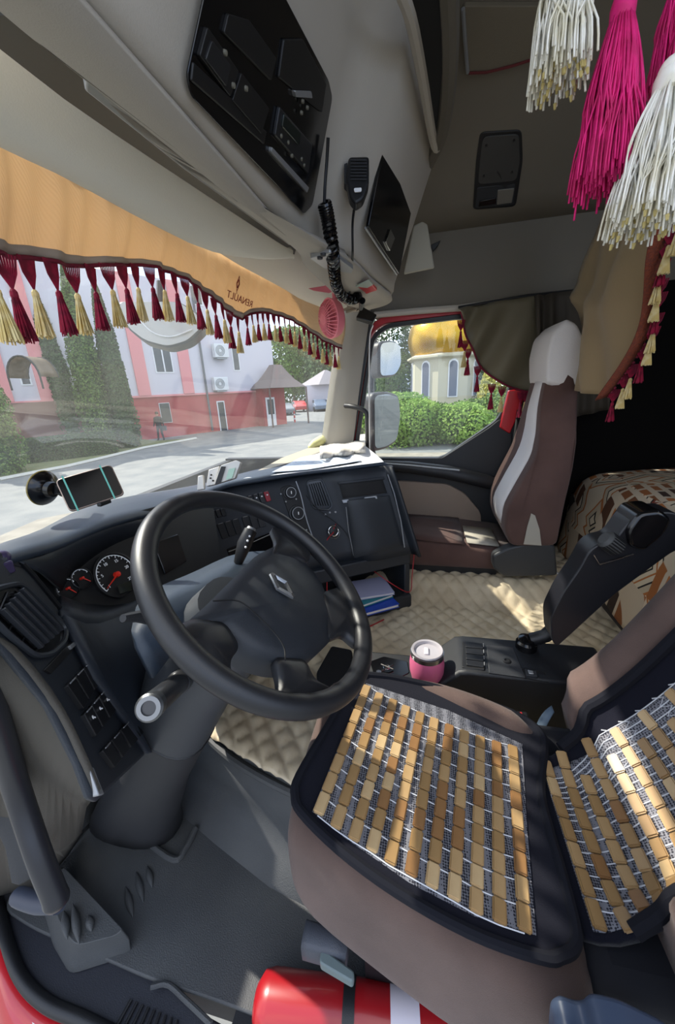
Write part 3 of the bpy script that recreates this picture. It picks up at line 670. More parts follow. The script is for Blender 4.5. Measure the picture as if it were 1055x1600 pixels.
# --- fascia (curved surface facing the driver)
plan = [at(290, 800, y=.74), V((-.10, .80, 1.02)), V((.06, .72, 1.02)), V((.20, .59, 1.02)), V((.33, .43, 1.02)), at(540, 735, z=1.02), at(600, 728, z=1.02), at(611, 734, z=1.01)]
for p in plan: p.z = 1.02
pc_ = cr_path(plan, 36); rows = []
for k in range(9):
    t = k/8; z = 1.02-.40*t; o = V((-.035, -.125, 0))*t*(1 if t > 0 else 0)
    rows.append([V((p.x, p.y, z))+o for p in pc_])
fas_b = MB().grid(rows); fbv = fas_b.bvh()
fas = make('centre_fascia', fas_b, dash_m, dash, solid=.012, soff=-1, angle=80, fixn=False)
# right end cheek of the fascia
chk = []
for k in range(9):
    p = rows[k][-1]; chk.append([p, p+V((.025, .015, 0)), p+V((.05, .07, -.0)), p+V((.10, .30, 0))])
make('end_cheek', MB().grid([list(c) for c in zip(*chk)]), dash_m, dash, solid=.01, soff=0, angle=80, fixn=False)
def fp(pxs, t, m, name, par=fas, **k): return patch(fbv, pxs, t, m, name, par, **k)
# glove box door with tray slot
def surfgrid(bv, q4, nu, nv, off, m, name, par, th=.004, bevel=.0015):
    a, b, c_, d_ = q4; P2 = lambda s_, t_: tuple((a[i]*(1-s_)+b[i]*s_)*(1-t_)+(d_[i]*(1-s_)+c_[i]*s_)*t_ for i in (0, 1))
    g_ = [[on(bv, *P2(i/nu, j/nv), off)[0] for i in range(nu+1)] for j in range(nv+1)]
    return make(name, MB().grid(g_), m, par, solid=th, fixn=False, angle=60, bevel=bevel)
gb = surfgrid(fbv, [(543, 782), (608, 774), (630, 852), (553, 872)], 10, 8, .008, mat('glovebox_plastic', '1b2026', .42, bump=(900, .2)), 'glovebox_door', fas, th=.010)
surfgrid(fbv, [(530, 757), (598, 749), (605, 770), (536, 779)], 10, 4, .002, mat('tray_shade_black', '08080a', .7), 'tray_shade', fas)  # near-black sheet on the fascia paints the shade inside the open tray
surfgrid(fbv, [(528, 753), (600, 745), (601, 749), (529, 757)], 10, 1, .007, dash_m, 'tray_frame', fas)
fp([(534, 781), (588, 774), (590, 779), (536, 786)], .01, silver, 'tray_lip')
q = [on(fbv, a, b, .006)[0] for a, b in ((606, 741), (616, 770), (626, 815), (631, 855))]; make('edge_trim', MB().tube(q, .003, 6), silver, fas)
q = [on(fbv, a, b, .004)[0] for a, b in ((541, 792), (545, 830), (553, 868))]; make('edge_trim', MB().tube(q, .002, 6), silver, fas)
# round-ended air vents
def vent(bv, pxs, nsl, name, par, a0, a1, b0, b1, m=black, wings=True):
    """frame from the outline; louvres run between edge points a0->a1 and b0->b1"""
    f = patch(bv, pxs, .002, gloss_black, name, par, r=.018, bevel=.001)
    bd_ = roundpoly([on(bv, *p, .004)[0] for p in pxs], .018); make('vent_frame', MB().tube(bd_+[bd_[0]], .004, 6, cap=False), mat('vent_frame', '31353a', .4), f)
    A0, A1, B0, B1 = [on(bv, *p, .004)[0] for p in (a0, a1, b0, b1)]; n = on(bv, *a0)[1]
    for k in range(nsl):
        t = (k+.5)/nsl; p, q = lerp(A0, B0, t), lerp(A1, B1, t); w = (B0-A0).length/nsl*.30; s = (B0-A0).normalized()
        make('louvre', MB().prism([p-s*w, q-s*w, q+s*w*.2, p+s*w*.2], n*.007), mat('louvre_grey', '2e3136', .4), f, bevel=.001)
    return f
vent(fbv, [(478, 752), (503, 748), (519, 790), (513, 797), (488, 794)], 6, 'air_vent', fas, (482, 757), (492, 790), (502, 753), (516, 790))
q = [on(fbv, a, b, .004)[0] for a, b in ((462, 752), (470, 775), (478, 810), (489, 842))]; make('edge_trim', MB().tube(cr_path(q, 8), .0025, 6), silver, fas)
# heater panel with knobs
hp_ = fp([(437, 763), (450, 757), (468, 765), (486, 840), (470, 850), (455, 815)], .004, slot, 'heater_panel', r=.012)
for (a, b, r_) in ((452, 770, .023), (463, 802, .028)):
    c, n = on(fbv, a, b, .004); kb = make('knob', MB().lathe([(r_*1.25, 0), (r_*1.2, .004), (r_, .005), (r_*.9, .02), (r_*.2, .021)], c, n, 24), black, hp_)
    make('knob_ring', MB().torus(r_*.9, .0018, c+n*.02, n, 24, 6), silver, kb); make('knob_mark', MB().box(c+n*.022, (.003, .003, .012)), paper, kb)
for a, b in ((438, 772), (446, 784), (462, 780), (478, 828), (474, 838)): c, n = on(fbv, a, b, .006); make('button', MB().lathe([(.004, 0), (.003, .004), (.001, .0045)], c, n, 8), silver, hp_)
# switch rows
def switchrow(bv, corners, n, par, sym=None, name='switch', reds=()):
    a, b, c, d = corners   # px corners: a-b top edge, d-c bottom edge
    for k in range(n):
        t0, t1 = (k+.08)/n, (k+.92)/n
        L_ = lambda p, q, t: (p[0]+(q[0]-p[0])*t, p[1]+(q[1]-p[1])*t)
        m = mat('switch_red', '8c1e28', .4) if k in reds else black
        s = patch(bv, [L_(a, b, t0), L_(a, b, t1), L_(d, c, t1), L_(d, c, t0)], .007, m, name, par, r=.003, bevel=.0015)
        e0, e1 = on(bv, *L_(a, b, t0+.04), .009)[0], on(bv, *L_(a, b, t1-.04), .009)[0]
        make('rocker_edge', MB().tube([e0, e1], .0012, 5), silver, s)
        if sym:
            mm = L_(L_(a, b, (t0+t1)/2), L_(d, c, (t0+t1)/2), .35); q, nn = on(bv, *mm, .008)
            make('symbol', MB().lathe([(.0032, 0), (.0032, .0008)], q, nn, 6).box(q+nn*.0006, (.0015, .009, .0015)), paper, s)
switchrow(fbv, [(385, 776), (419, 767), (424, 782), (391, 792)], 4, fas, sym=True, reds=(3,))
switchrow(fbv, [(327, 800), (350, 794), (354, 806), (332, 811)], 3, fas)
switchrow(fbv, [(337, 820), (372, 810), (379, 832), (346, 843)], 3, fas)
switchrow(fbv, [(376, 809), (410, 800), (416, 822), (383, 830)], 3, fas)
fp([(354, 858), (428, 830), (452, 880), (370, 905)], .003, gloss_black, 'radio_slot', r=.003)
q = [on(fbv, a, b, .006)[0] for a, b in ((356, 862), (378, 854), (428, 832))]; make('slot_trim', MB().tube(q, .002, 6), silver, fas)
# charger / ring thing with red cable (socket)
c, n = on(fbv, 519, 829, .004)
t = thing('phone_charger', 'round silver rimmed socket charger plugged into the dashboard beside the glovebox', 'charger', c)
make('body', MB().lathe([(.02, 0), (.021, .012), (.017, .022), (.004, .024)], c, n, 24), black, t)
make('ring', MB().torus(.022, .0025, c+n*.016, n, 28, 8), chrome, t); make('ring', MB().torus(.026, .0012, c+n*.02+V((0, 0, -.008)), (n+V((0, 0, .6))), 28, 6), chrome, t)
redc = mat('red_cable', 'a81f28', .5)
def cable(pts, r, m, label, nm='cable', cat='cable', n=40): return make(nm, MB().tube(cr_path(pts, n), r, 6), m, label=label, cat=cat)
cable([c+n*.024+V((-.005, 0, .012)), at(530, 815, x=.36), at(545, 845, x=.37), at(550, 865, x=.36), at(575, 885, x=.42), at(612, 912, x=.38), at(640, 925, x=.42), at(644, 900, x=.46), at(648, 850, x=.50), at(643, 842, x=.50)], .0022, redc, 'thin red cable looping from the socket past the open shelf to the cupboard corner')
cable([c+n*.024+V((-.01, 0, -.0)), at(509, 850, x=.27), at(511, 890, x=.25), at(511, 925, x=.22)], .0022, redc, 'thin red cable hanging straight down from the socket behind the wheel')
cable([at(516, 970, z=.345), at(528, 985, z=.345), at(550, 990, z=.345), at(575, 980, z=.345), at(600, 968, z=.345)], .003, redc, 'coil of red cable lying at the foot of the shelf')
cable([at(455, 735, z=1.04), at(462, 748, z=1.0), on(fbv, 490, 790, .01)[0], on(fbv, 540, 830, .012)[0], on(fbv, 549, 868, .012)[0], at(548, 910, x=.33)], .0016, black, 'thin black wire hanging over the dashboard in front of the vents')
for a, b in ((508, 804), (515, 801), (524, 800)): c, n = on(fbv, a, b, .002); make('vent_slider', MB().lathe([(.005, 0), (.004, .006), (.001, .007)], c, n, 10), silver, fas)
# --- shelf pedestal below the glove box
p0, p1 = V((.20, .40, 0)), V((.43, .05, 0)); dn = (p1-p0).normalized(); dq = V((-dn.y, dn.x, 0)); dq = dq if dq.y > 0 else -dq
def ped(z0, z1, a0, a1, d0, d1): return MB().prism([V((*(p0+dn*a0+dq*d0).xy, z0)), V((*(p0+dn*a1+dq*d0).xy, z0)), V((*(p0+dn*a1+dq*d1).xy, z0)), V((*(p0+dn*a0+dq*d1).xy, z0))], (0, 0, z1-z0))
LL = (p1-p0).length
make('shelf_top', ped(.56, .625, -.2, LL+.01, -.005, .3), dash_m, dash, bevel=.006)
make('shelf_back', ped(.33, .57, -.2, LL, .22, .3), black, dash)
make('shelf_side', ped(.33, .57, LL-.02, LL+.01, .0, .3), dash_m, dash, bevel=.006)
make('shelf_base', ped(.33, .40, -.2, LL+.015, -.015, .3), dark, dash, bevel=.012)
make('centre_lower', MB().prism([V((-.30, .86, .33)), V((-.15, .62, .33)), V((*(p0+dn*-.2).xy, .33)), V((*(p0+dn*-.2+dq*.3).xy, .33)), V((-.1, 1.1, .33))], (0, 0, .34)), black, dash, bevel=.01)
# notebooks in the shelf
bl = mat('folder_blue', '2446a8', .4)
def book(cx, z, a, l, w, h, m, m2, label, nm='notebook', tilt=0):
    q = Matrix.Rotation(a, 3, 'Z') @ Matrix.Rotation(tilt, 3, 'X'); t = thing(nm, label, 'notebook', V((cx[0], cx[1], z)))
    make('cover', MB().box((cx[0], cx[1], z+h-.001), (l, w, .003), q).box((cx[0], cx[1], z+.0015), (l, w, .003), q), m, t)
    make('pages', MB().box((cx[0], cx[1], z+h/2), (l*.97, w*.97, h-.006), q), m2, t, bevel=.001)
pg = mat('pages', 'd9d6cd', .85)
b0 = at(590, 950, z=.40); book((b0.x+.02, b0.y+.05), .402, math.atan2(dn.y, dn.x), .24, .17, .018, bl, pg, 'blue notebook at the bottom of the pile in the shelf')
b1 = at(580, 935, z=.43); book((b1.x+.02, b1.y+.04), .424, math.atan2(dn.y, dn.x)+.12, .23, .16, .016, mat('folder_teal', '2d7a86', .5), pg, 'teal notebook in the middle of the pile in the shelf')
b2 = at(582, 920, z=.46); book((b2.x+.015, b2.y+.03), .444, math.atan2(dn.y, dn.x)-.15, .22, .16, .012, mat('folder_lilac', 'a6a8c6', .5), pg, 'pale lilac notebook lying on top of the pile in the shelf')

# --- instrument cluster recess
gp0 = V((-.62, .70, 1.0)); CL = PL(gp0, gp0+V((1, -.05, 0)), gp0+V((0, .16, .34)))
cl = make('cluster_panel', MB().prism([CL.h(*p) for p in [(40, 868), (120, 825), (230, 795), (330, 770), (350, 905), (240, 990), (150, 1000), (95, 960)]], -CL.n*.02), slot, dash)
def lip(pxl, m, name, r=.012): return make(name, MB().tube(cr_path(pxl, 24), r, 10), m, dash)
hood = [at(30, 878, y=.61), at(60, 872, y=.625), at(94, 858, y=.655), at(160, 829, y=.68), at(216, 812, y=.70), at(262, 806, y=.71), at(285, 800, y=.72)]
hc_ = cr_path(hood, 24); inn = [CL.h(*p) for p in [(100, 925), (110, 905), (128, 885), (165, 858), (210, 838), (250, 830), (280, 826)]]; ic = cr_path(inn, 24)
make('cluster_hood', MB().grid([hc_, [lerp(a, b, .5)+V((0, 0, .01)) for a, b in zip(hc_, ic)], ic]), dash_m, dash, solid=.006, fixn=False)
# surround: right cheek to fascia, lower ledge
make('cluster_cheek', MB().grid([cr_path([at(262, 806, y=.70), at(285, 795, y=.74), at(292, 802, y=.74)], 6), cr_path([at(285, 900, y=.66), at(310, 890, y=.68), at(332, 880, y=.70)], 6)]), dash_m, dash, solid=.01, fixn=False)
LG = [[at(100, 960, y=.60), at(150, 975, y=.60), at(215, 950, y=.62), at(300, 915, y=.66), at(345, 885, y=.68)], [at(95, 930, y=.66), at(150, 945, y=.67), at(215, 925, y=.69), at(290, 880, y=.72), at(335, 865, y=.73)]]
make('cluster_ledge', MB().grid([cr_path(r_, 12) for r_ in LG]), dash_m, dash, solid=.01, fixn=False)
LW = [[at(100, 960, y=.60), at(150, 975, y=.60), at(215, 950, y=.62), at(300, 915, y=.66), at(345, 885, y=.68)], [at(150, 1060, y=.56), at(200, 1070, y=.58), at(260, 1050, y=.62), at(330, 1010, y=.66), at(380, 960, y=.68)],
      [at(232, 1175, y=.55), at(250, 1170, y=.60), at(290, 1130, y=.64), at(340, 1080, y=.70), at(400, 1010, y=.74)]]
make('knee_panel', MB().grid([cr_path(r_, 12) for r_ in LW]), mat('knee_panel', '242a33', .5, bump=(600, .15)), dash, solid=.01, fixn=False)
# gauges
def gauge(px, py, r, needle, rng, sweep, ticks, labels=()):
    c = CL.h(px, py, .003); n = CL.n; ux = V((1, 0, 0)); ux = (ux-n*ux.dot(n)).normalized(); uy = n.cross(ux)
    g = make('gauge', MB().lathe([(r*1.06, 0), (r*1.08, .008), (r*1.0, .009), (r*.98, .003), (0.001, .003)], c, n, 40), slot, dash)
    D = lambda a: ux*cos(a)+uy*sin(a); mb = MB()
    arcp = [c+D(lerp(rng, rng+sweep, k/30))*r*.93+n*.006 for k in range(31)]; mb.tube(arcp, .0011 if r > .03 else .0008, 5)
    for k in range(ticks):
        a = lerp(rng, rng+sweep, k/(ticks-1)); mb.tube([c+D(a)*r*.93+n*.006, c+D(a)*r*(.80 if k % 2 == 0 else .87)+n*.006], .0009, 4)
    make('scale', mb, paper, g)
    make('needle', MB().tube([c+n*.009, c+D(needle)*r*.85+n*.009], [.0022 if r > .03 else .0014, .0007], 6), mat('needle_red', 'd02818', .4), g)
    make('needle_cap', MB().lathe([(r*.14, 0), (r*.12, .009), (.001, .010)], c+n*.003, n, 16), mat('needle_red', 'e0301e'), g)
    for k, tx in enumerate(labels):
        a = lerp(rng, rng+sweep, k/(len(labels)-1)); text(tx, c+D(a)*r*.66+n*.005, ux, uy, r*.2, paper, 'number', g)
def text(s, c, ux, uy, size, m, name, par, thick=.0006, label=None):
    cu = bpy.data.curves.new(name, 'FONT'); cu.body = s; cu.size = size; cu.extrude = thick; cu.align_x = 'CENTER'; cu.align_y = 'CENTER'
    tmp = bpy.data.objects.new('tmp', cu); me = bpy.data.meshes.new_from_object(tmp); bpy.data.objects.remove(tmp); bpy.data.curves.remove(cu)
    uz = ux.cross(uy); q = Matrix((ux, uy, uz)).transposed()
    for v in me.vertices: v.co = q @ v.co
    me.materials.clear(); me.materials.append(m)
    mw = Matrix.Translation(c); me.name = name
    return inst(name, me, par, mw, label)
gauge(180, 899, .050, radians(200), radians(205), radians(-250), 25, ('1', '5', '10', '15', '20', '25'))
gauge(103, 921, .021, radians(-65), radians(170), radians(-150), 7); gauge(125, 905, .021, radians(-55), radians(170), radians(-150), 7)
make('display', MB().prism([CL.h(*p, .002) for p in [(238, 850), (276, 835), (290, 878), (256, 898)]], CL.n*.006), gloss_black, dash, bevel=.002)
make('display', MB().prism([CL.h(*p, .010) for p in [(183, 915), (203, 908), (206, 922), (187, 928)]], CL.n*.001), mat('lcd_dark'  , '1a211f', .1), dash)

# --- left panel with big vent (faces the driver)
LPn = PL(at(30, 880, y=.62), at(-2, 1000, y=.50), at(155, 1245, y=.44))
def lq(a, b, off=0): return LPn.h(a, b, off)
lp_b = MB().prism([lq(*p) for p in [(-60, 800), (22, 880), (40, 884), (100, 962), (165, 1062), (235, 1172), (157, 1248), (145, 1244), (125, 1190), (80, 1100), (0, 1000), (-60, 960)]], -LPn.n*.012)
lpan = make('left_panel', lp_b, mat('left_panel', '252a31', .5, bump=(700, .2)), dash, bevel=.006); lbv = BVHTree.FromPolygons(lp_b.v, lp_b.f)
make('panel_edge', MB().tube(cr_path([lq(*p, .002) for p in [(33, 878), (66, 915), (105, 966), (165, 1062), (235, 1172)]], 20), .004, 6), black, lpan)
vent(lbv, [(-22, 925), (3, 918), (28, 913), (62, 944), (100, 982), (98, 1003), (76, 1024), (50, 1028), (5, 992), (-25, 962)], 5, 'air_vent', lpan, (26, 921), (92, 986), (-14, 962), (50, 1021))
for s_ in range(4):
    mb = MB().tube([lq(-10+s_*22, 975+s_*14, .003), lq(12+s_*24, 925+s_*19, .003)], .0012, 5); make('vane', mb, black, lpan)
s = patch(lbv, [(66, 1048), (110, 1002), (118, 1008), (114, 1014), (77, 1054)], .003, slot, 'vent_wheel_slot', lpan, r=.003)
patch(lbv, [(102, 1012), (112, 1004), (115, 1009), (106, 1017)], .007, silver, 'thumb_wheel', lpan, bevel=.001)
switchrow(lbv, [(97, 1075), (137, 1034), (152, 1068), (123, 1112)], 3, lpan)
switchrow(lbv, [(124, 1120), (160, 1078), (177, 1112), (143, 1155)], 3, lpan, sym=True)
switchrow(lbv, [(152, 1178), (212, 1112), (226, 1140), (172, 1204)], 4, lpan)
patch(lbv, [(133, 1202), (140, 1200), (157, 1243), (148, 1245)], .006, silver, 'corner_trim', lpan)
# side trim lower left of the panel
lt = [[lq(-60, 960), lq(0, 1000), lq(80, 1100), lq(125, 1190), lq(148, 1244)],
      [at(-60, 1080, y=.52), at(0, 1090, y=.56), at(60, 1190, y=.60), at(95, 1240, y=.62), at(135, 1262, y=.62)],
      [at(-60, 1230, y=.66), at(0, 1240, y=.68), at(50, 1300, y=.70), at(90, 1330, y=.76), at(128, 1300, y=.85)],
      [at(-60, 1420, z=.02), at(0, 1400, z=.02), at(60, 1380, z=.02), at(100, 1345, z=.02), at(130, 1300, z=.04)]]
make('side_trim', MB().grid([cr_path(r_, 14) for r_ in lt]), mat('side_trim_grey', '4a463f', .75, bump=(500, .2)), dash, solid=.01, soff=0, angle=80, fixn=False)
# clip-on object at the extreme left
make('dash_ornament', MB().box(at(5, 888, y=.60), (.02, .02, .02)).ball(at(2, 872, y=.61), .012), mat('ornament_purple', '3c3350', .3), bevel=.003, label='small dark trinket sitting on the left corner of the dashboard', cat='ornament')

# --- steering column
PPc = [V((-.636, .33, .96)), V((-.63, .40, .88)), V((-.62, .47, .78)), V((-.60, .56, .62)), V((-.565, .69, .40)), V((-.525, .82, .18)), V((-.487, .915, .01))]
rad = [.07, .085, .082, .078, .076, .078, .082]
col = thing('steering_column', 'tall dark grey steering column boot rising from the footwell to the wheel', 'steering column', PPc[-1])
rings = []
for i, (p, r_) in enumerate(zip(PPc, rad)):
    d = (PPc[min(i+1, 6)]-PPc[max(i-1, 0)]).normalized()
    if i == 6: d = V((0, 0, -1))
    ex = V((1, 0, 0)); ex = (ex-d*ex.dot(d)).normalized(); ey = d.cross(ex)
    rings.append([p+ex*r_*(abs(cos(a))**.8*(1 if cos(a) > 0 else -1))+ey*r_*(1.15, 1.15, 1.15, 1.15, 1.2, 1.5, 2.0)[i]*(abs(sin(a))**.8*(1 if sin(a) > 0 else -1)) for a in [2*pi*k/24 for k in range(24)]])
make('column_boot', MB().loft(rings[3:]), mat('column_grey', '2a2b2e', .6, bump=(600, .15)), col, angle=80)
make('upper_shroud', MB().loft(rings[:4]), mat('shroud_grey', '3b3e42', .5, bump=(600, .15)), col, angle=80)
make('lower_seam', MB().tube([p for p in rings[3]]+[rings[3][0]], .003, 6), black, col)
# top cowl between wheel and cluster
cow = [[at(205, 985, y=.46), at(225, 930, y=.50), at(300, 895, y=.50), at(370, 865, y=.50), at(430, 860, y=.47)], [at(215, 1010, y=.44), at(250, 950, y=.44), at(320, 915, y=.43), at(390, 880, y=.42), at(450, 880, y=.41)], [at(240, 1060, y=.42), at(290, 1000, y=.40), at(340, 980, y=.38), at(400, 950, y=.37), at(470, 950, y=.37)]]
make('top_cowl', MB().grid([cr_path(r_, 14) for r_ in cow]), dash_top_m, col, solid=.015, angle=80, fixn=False)
# key barrel
k0, k1 = at(233, 1106, y=.36), at(285, 1062, y=.42); kd = (k0-k1).normalized()
kk = make('ignition_lock', MB().lathe([(.02, 0), (.021, .03), (.0185, .032), (.0185, (k0-k1).length-.004), (.016, (k0-k1).length)], k1, kd, 24), mat('lock_dark', '3a3b3e', .3, .4), col)
make('lock_ring', MB().lathe([(.0190, 0), (.0190, .016), (.016, .019), (.010, .019), (.010, .013), (.001, .013)], k0-kd*.016, kd, 24), mat('lock_metal', '77797b', .35, .9), kk)
# stalks
make('stalk', MB().tube([at(372, 880, y=.44), at(382, 850, y=.42), at(392, 828, y=.41)], [.011, .018, .016], 10), black, col, bevel=.002)
make('stalk_button', MB().lathe([(.012, 0), (.011, .006), (.002, .007)], at(392, 828, y=.41), (at(392, 828, y=.41)-at(382, 850, y=.42)), 12), silver, col)
for a, b in ((387, 845), (384, 855), (390, 838)): make('stalk_mark', MB().ball(at(a, b, y=.405), .003, 8, 6), paper, col)
make('stalk', MB().tube([at(240, 970, y=.42), at(215, 963, y=.42), at(192, 966, y=.42)], [.008, .009, .006], 8, ), dark, col)

# --- steering wheel
WN = V((0, -sin(radians(41.9)), cos(radians(41.9)))); WC = CAM+V((.562, .261, -.328))
wx = V((1, 0, 0)); wv = WN.cross(wx)
sw = thing('steering_wheel', 'large black four-spoke steering wheel with silver diamond badge', 'steering wheel', WC)
rim_m = mat('rim_leather', '1d1e21', .38, bump=(1200, .12)); hub_m = mat('hub_plastic', '1f2329', .5, bump=(900, .2))
make('rim', MB().torus(.2175, .0175, WC, WN, 96, 18), rim_m, sw, angle=180)
WP = PL(WC, WC+wx, WC+wv)
def wp(px, py, off=0): return WP.h(px, py, off)
def dome(pxs, mname, m, hgt, base, r=.012, steps=5, depth=.03):
    pts = roundpoly([wp(*p, base) for p in pxs], r, 5); c = sum(pts, V())/len(pts); rings = [[p-WP.n*depth for p in pts], pts]
    for k in range(1, steps+1):
        t = k/steps; rings.append([lerp(p, c, t*.96)+WP.n*hgt*(1-(1-t)**2.2) for p in pts])
    return make(mname, MB().loft(rings), m, sw, angle=75)
hub = dome([(296, 968), (318, 950), (400, 868), (432, 852), (462, 862), (500, 905), (522, 960), (518, 1000), (490, 1028), (447, 1034), (400, 1020), (372, 1000), (345, 978), (300, 980)], 'hub', hub_m, .018, -.012, .02, depth=.05)
seam = [wp(*p, .009) for p in [(333, 939), (372, 939), (398, 958), (430, 990), (444, 1012), (446, 1032)]]
make('hub_seam', MB().tube(cr_path(seam, 20), .0012, 5), black, hub)
def spoke(pxs, w0, w1, dz=(.0, -.008)):
    p = cr_path([wp(x, y, z) for x, y, z in pxs], 10); 
    rings = []
    for i, q in enumerate(p):
        d = (p[min(i+1, 9)]-p[max(i-1, 0)]).normalized(); s = d.cross(WN).normalized(); t = i/9; w = lerp(w0, w1, t)+.018*(abs(2*t-1)**3)
        rings.append([q+s*w*cos(a)+WN*.011*sin(a) for a in [2*pi*k/16 for k in range(16)]])
    make('spoke', MB().loft(rings), rim_m, sw, angle=80)
for pxs, h_, b_ in (([(298, 966), (352, 972), (376, 1010), (358, 1034), (366, 1064), (335, 1064), (290, 1032), (258, 990), (272, 982)], .012, -.006),
                   ([(425, 866), (434, 845), (424, 822), (452, 830), (486, 862), (482, 880), (462, 872)], .006, -.006),
                   ([(505, 925), (534, 916), (552, 932), (572, 985), (562, 1012), (538, 990), (515, 1000)], .008, -.008),
                   ([(428, 1026), (478, 1030), (492, 1062), (524, 1078), (505, 1108), (428, 1108), (440, 1072)], .010, -.010)):
    dome(pxs, 'spoke', rim_m, h_, b_, r=.014, steps=4, depth=.014)
# diamond badge
bd = [(419, 900), (428, 893), (459, 922), (462, 935), (455, 939), (424, 912)]
bd = [(417, 898), (429, 894), (463, 924), (459, 937), (447, 934), (420, 907)]
cB = wp(440, 916, .010); la = (wp(421, 896, .010)-wp(459, 936, .010)).length/2; lu = (wp(421, 896, .010)-wp(459, 936, .010)).normalized(); lw_ = lu.cross(WP.n).normalized()
def rh(k, kk, z, tr=.18):
    a_, b_ = la*k, la*.60*kk
    return [cB+lu*a_*(1-tr*.2)+lw_*b_*tr+WP.n*z, cB+lw_*b_+WP.n*z, cB-lu*a_*(1-tr*.2)+lw_*b_*tr+WP.n*z, cB-lu*a_*(1-tr*.2)-lw_*b_*tr+WP.n*z, cB-lw_*b_+WP.n*z, cB+lu*a_*(1-tr*.2)-lw_*b_*tr+WP.n*z]
rg = [rh(1, 1, 0), rh(.97, .97, .004), rh(.72, .70, .006), rh(.45, .42, .003), rh(.45, .42, 0)]
vs = [p for r_ in rg for p in r_]
make('badge', MB().add(vs, [(a*6+i, a*6+(i+1) % 6, (a+1)*6+(i+1) % 6, (a+1)*6+i) for a in range(4) for i in range(6)]), mat('badge_silver', 'a9abad', .25, .9), sw, smooth=False, label='silver diamond badge')

# ================================================================== FLOOR, TUNNEL, DRIVER SEAT
# --- engine tunnel with quilted cover
def quilt_mat(name, col):
    return mat(name, col, .42, var=(6, 'b5a488', .3, .75), bump=(120, .15), coat=.15)
q_m = quilt_mat('quilted_leatherette', 'd8caad')
TZ = .33
tl = [at(300, 1118, z=TZ), at(330, 1150, z=TZ), at(395, 1190, z=TZ), at(460, 1226, z=TZ), V((-.52, .15, TZ)), V((-.52, -.9, TZ))]
def tleft(y):
    a = [(p.y, p.x) for p in tl]; a.sort()
    return float(np.interp(y, [q[0] for q in a], [q[1] for q in a]))
ss = lambda t: (lambda q: q*q*(3-2*q))(min(1, max(0, t)))
rows = []; cell = .056
ys = [-.9+i*.0085 for i in range(int(1.9/.0085))]
for y in ys:
    x0 = tleft(y); r_ = []
    for j in range(172):
        x = x0+(1.04-x0)*j/171; tz = TZ+.09*ss((x-.44)/.16)
        u = (x*.80+y*1.0)/cell; v = (x*.80-y*1.0)/cell
        h = min(abs(sin(pi*u/1.3)), abs(sin(pi*v/1.3)))**.48*.0115
        e = min(1, (x-x0)/.03); r_.append(V((x, y, tz-.004+h*1.3-.012*(1-e)**2)))
    rows.append(r_)
make('tunnel_cover', MB().grid(rows), q_m, solid=.004, fixn=False, angle=180, label='cream diamond-quilted cover over the engine tunnel between the seats', cat='floor cover')
make('engine_tunnel', MB().prism([V((tleft(y)+.006, y, 0)) for y in (-.9, .15, .32, .5, .7, .95)]+[V((1.04, .95, 0)), V((1.04, -.9, 0))], (0, 0, TZ-.008)), rubber, bevel=.01, kind='structure')
# --- rubber mat tray
mt = thing('floor_mat', 'grey moulded rubber mat filling the driver footwell', 'mat', V((-.6, .6, 0)))
xs_l = -.835
mo = [V((-.80, .42, 0)), V((-.80, .62, 0)), V((-.79, .80, 0)), V((-.78, 1.0, 0)), V((-.76, 1.14, 0)), V((-.44, 1.14, 0)), V((-.44, .5, 0)), V((-.50, .2, 0)), V((-.55, -.1, 0)), V((-.82, -.1, 0))]
mb = MB().prism(roundpoly(mo, .05), (0, 0, .012)); make('tray', mb, rubber, mt, bevel=.004)
ed = [V((-.46, 1.0, .02)), V((-.43, .75, .04)), at(395, 1202, z=.26)+V((-.012, 0, 0)), ]
e_ = [V((tleft(y)-.006, y, TZ-.035)) for y in (.85, .7, .55, .4, .25, .1)]
make('mat_edge', MB().tube(cr_path(e_, 16), .012, 8), rubber, mt)
sidew = [[V((tleft(y)+.002, y, TZ-.03)) for y in (.95, .8, .6, .4, .2, .0)], [V((tleft(y)-.012, y, .15)) for y in (.95, .8, .6, .4, .2, .0)], [V((tleft(y)-.035, y, .03)) for y in (.95, .8, .6, .4, .2, .0)], [V((tleft(y)-.10, y, .012)) for y in (.95, .8, .6, .4, .2, .0)]]
make('side_flap', MB().grid(sidew), rubber, mt, solid=.006, fixn=False, angle=180)
# foot rest block
fr = [at(90, 1352, z=.05), at(205, 1466, z=.05), at(190, 1480, z=.03), at(112, 1500, z=.03), at(78, 1450, z=.05), at(62, 1400, z=.06)]
ft = [at(98, 1352, z=.085), at(192, 1452, z=.085), at(180, 1462, z=.08), at(118, 1478, z=.08), at(92, 1440, z=.09), at(80, 1400, z=.09)]
fb = [V((p.x+(p.x+.72)*.15, p.y, .0)) for p in fr]
make('foot_rest', MB().loft([roundpoly(fb, .02, 3), roundpoly(fr, .02, 3), roundpoly(ft, .02, 3)]), rubber, mt, bevel=.008, seg=3)
for (a, b, c_, d_, z) in [(100, 1423, 105, 1468, .093), (114, 1412, 124, 1475, .093), (138, 1430, 143, 1455, .09), (196, 1385, 208, 1434, .014), (213, 1362, 224, 1410, .014), (230, 1353, 238, 1387, .014)]:
    p, q = at(a, b, z=z), at(c_, d_, z=z); rings = []
    make('rib', MB().tube([lerp(p, q, t) for t in (0, .15, .35, .5, .65, .85, 1)], [.001, .005, .009, .010, .009, .005, .001], 10), rubber, mt)
sm = [at(160, 1264, z=.018), at(200, 1290, z=.018), at(268, 1342, z=.018), at(290, 1325, z=.018), at(306, 1294, z=.018)]
make('raised_seam', MB().tube(cr_path(sm, 20), .009, 8), rubber, mt)
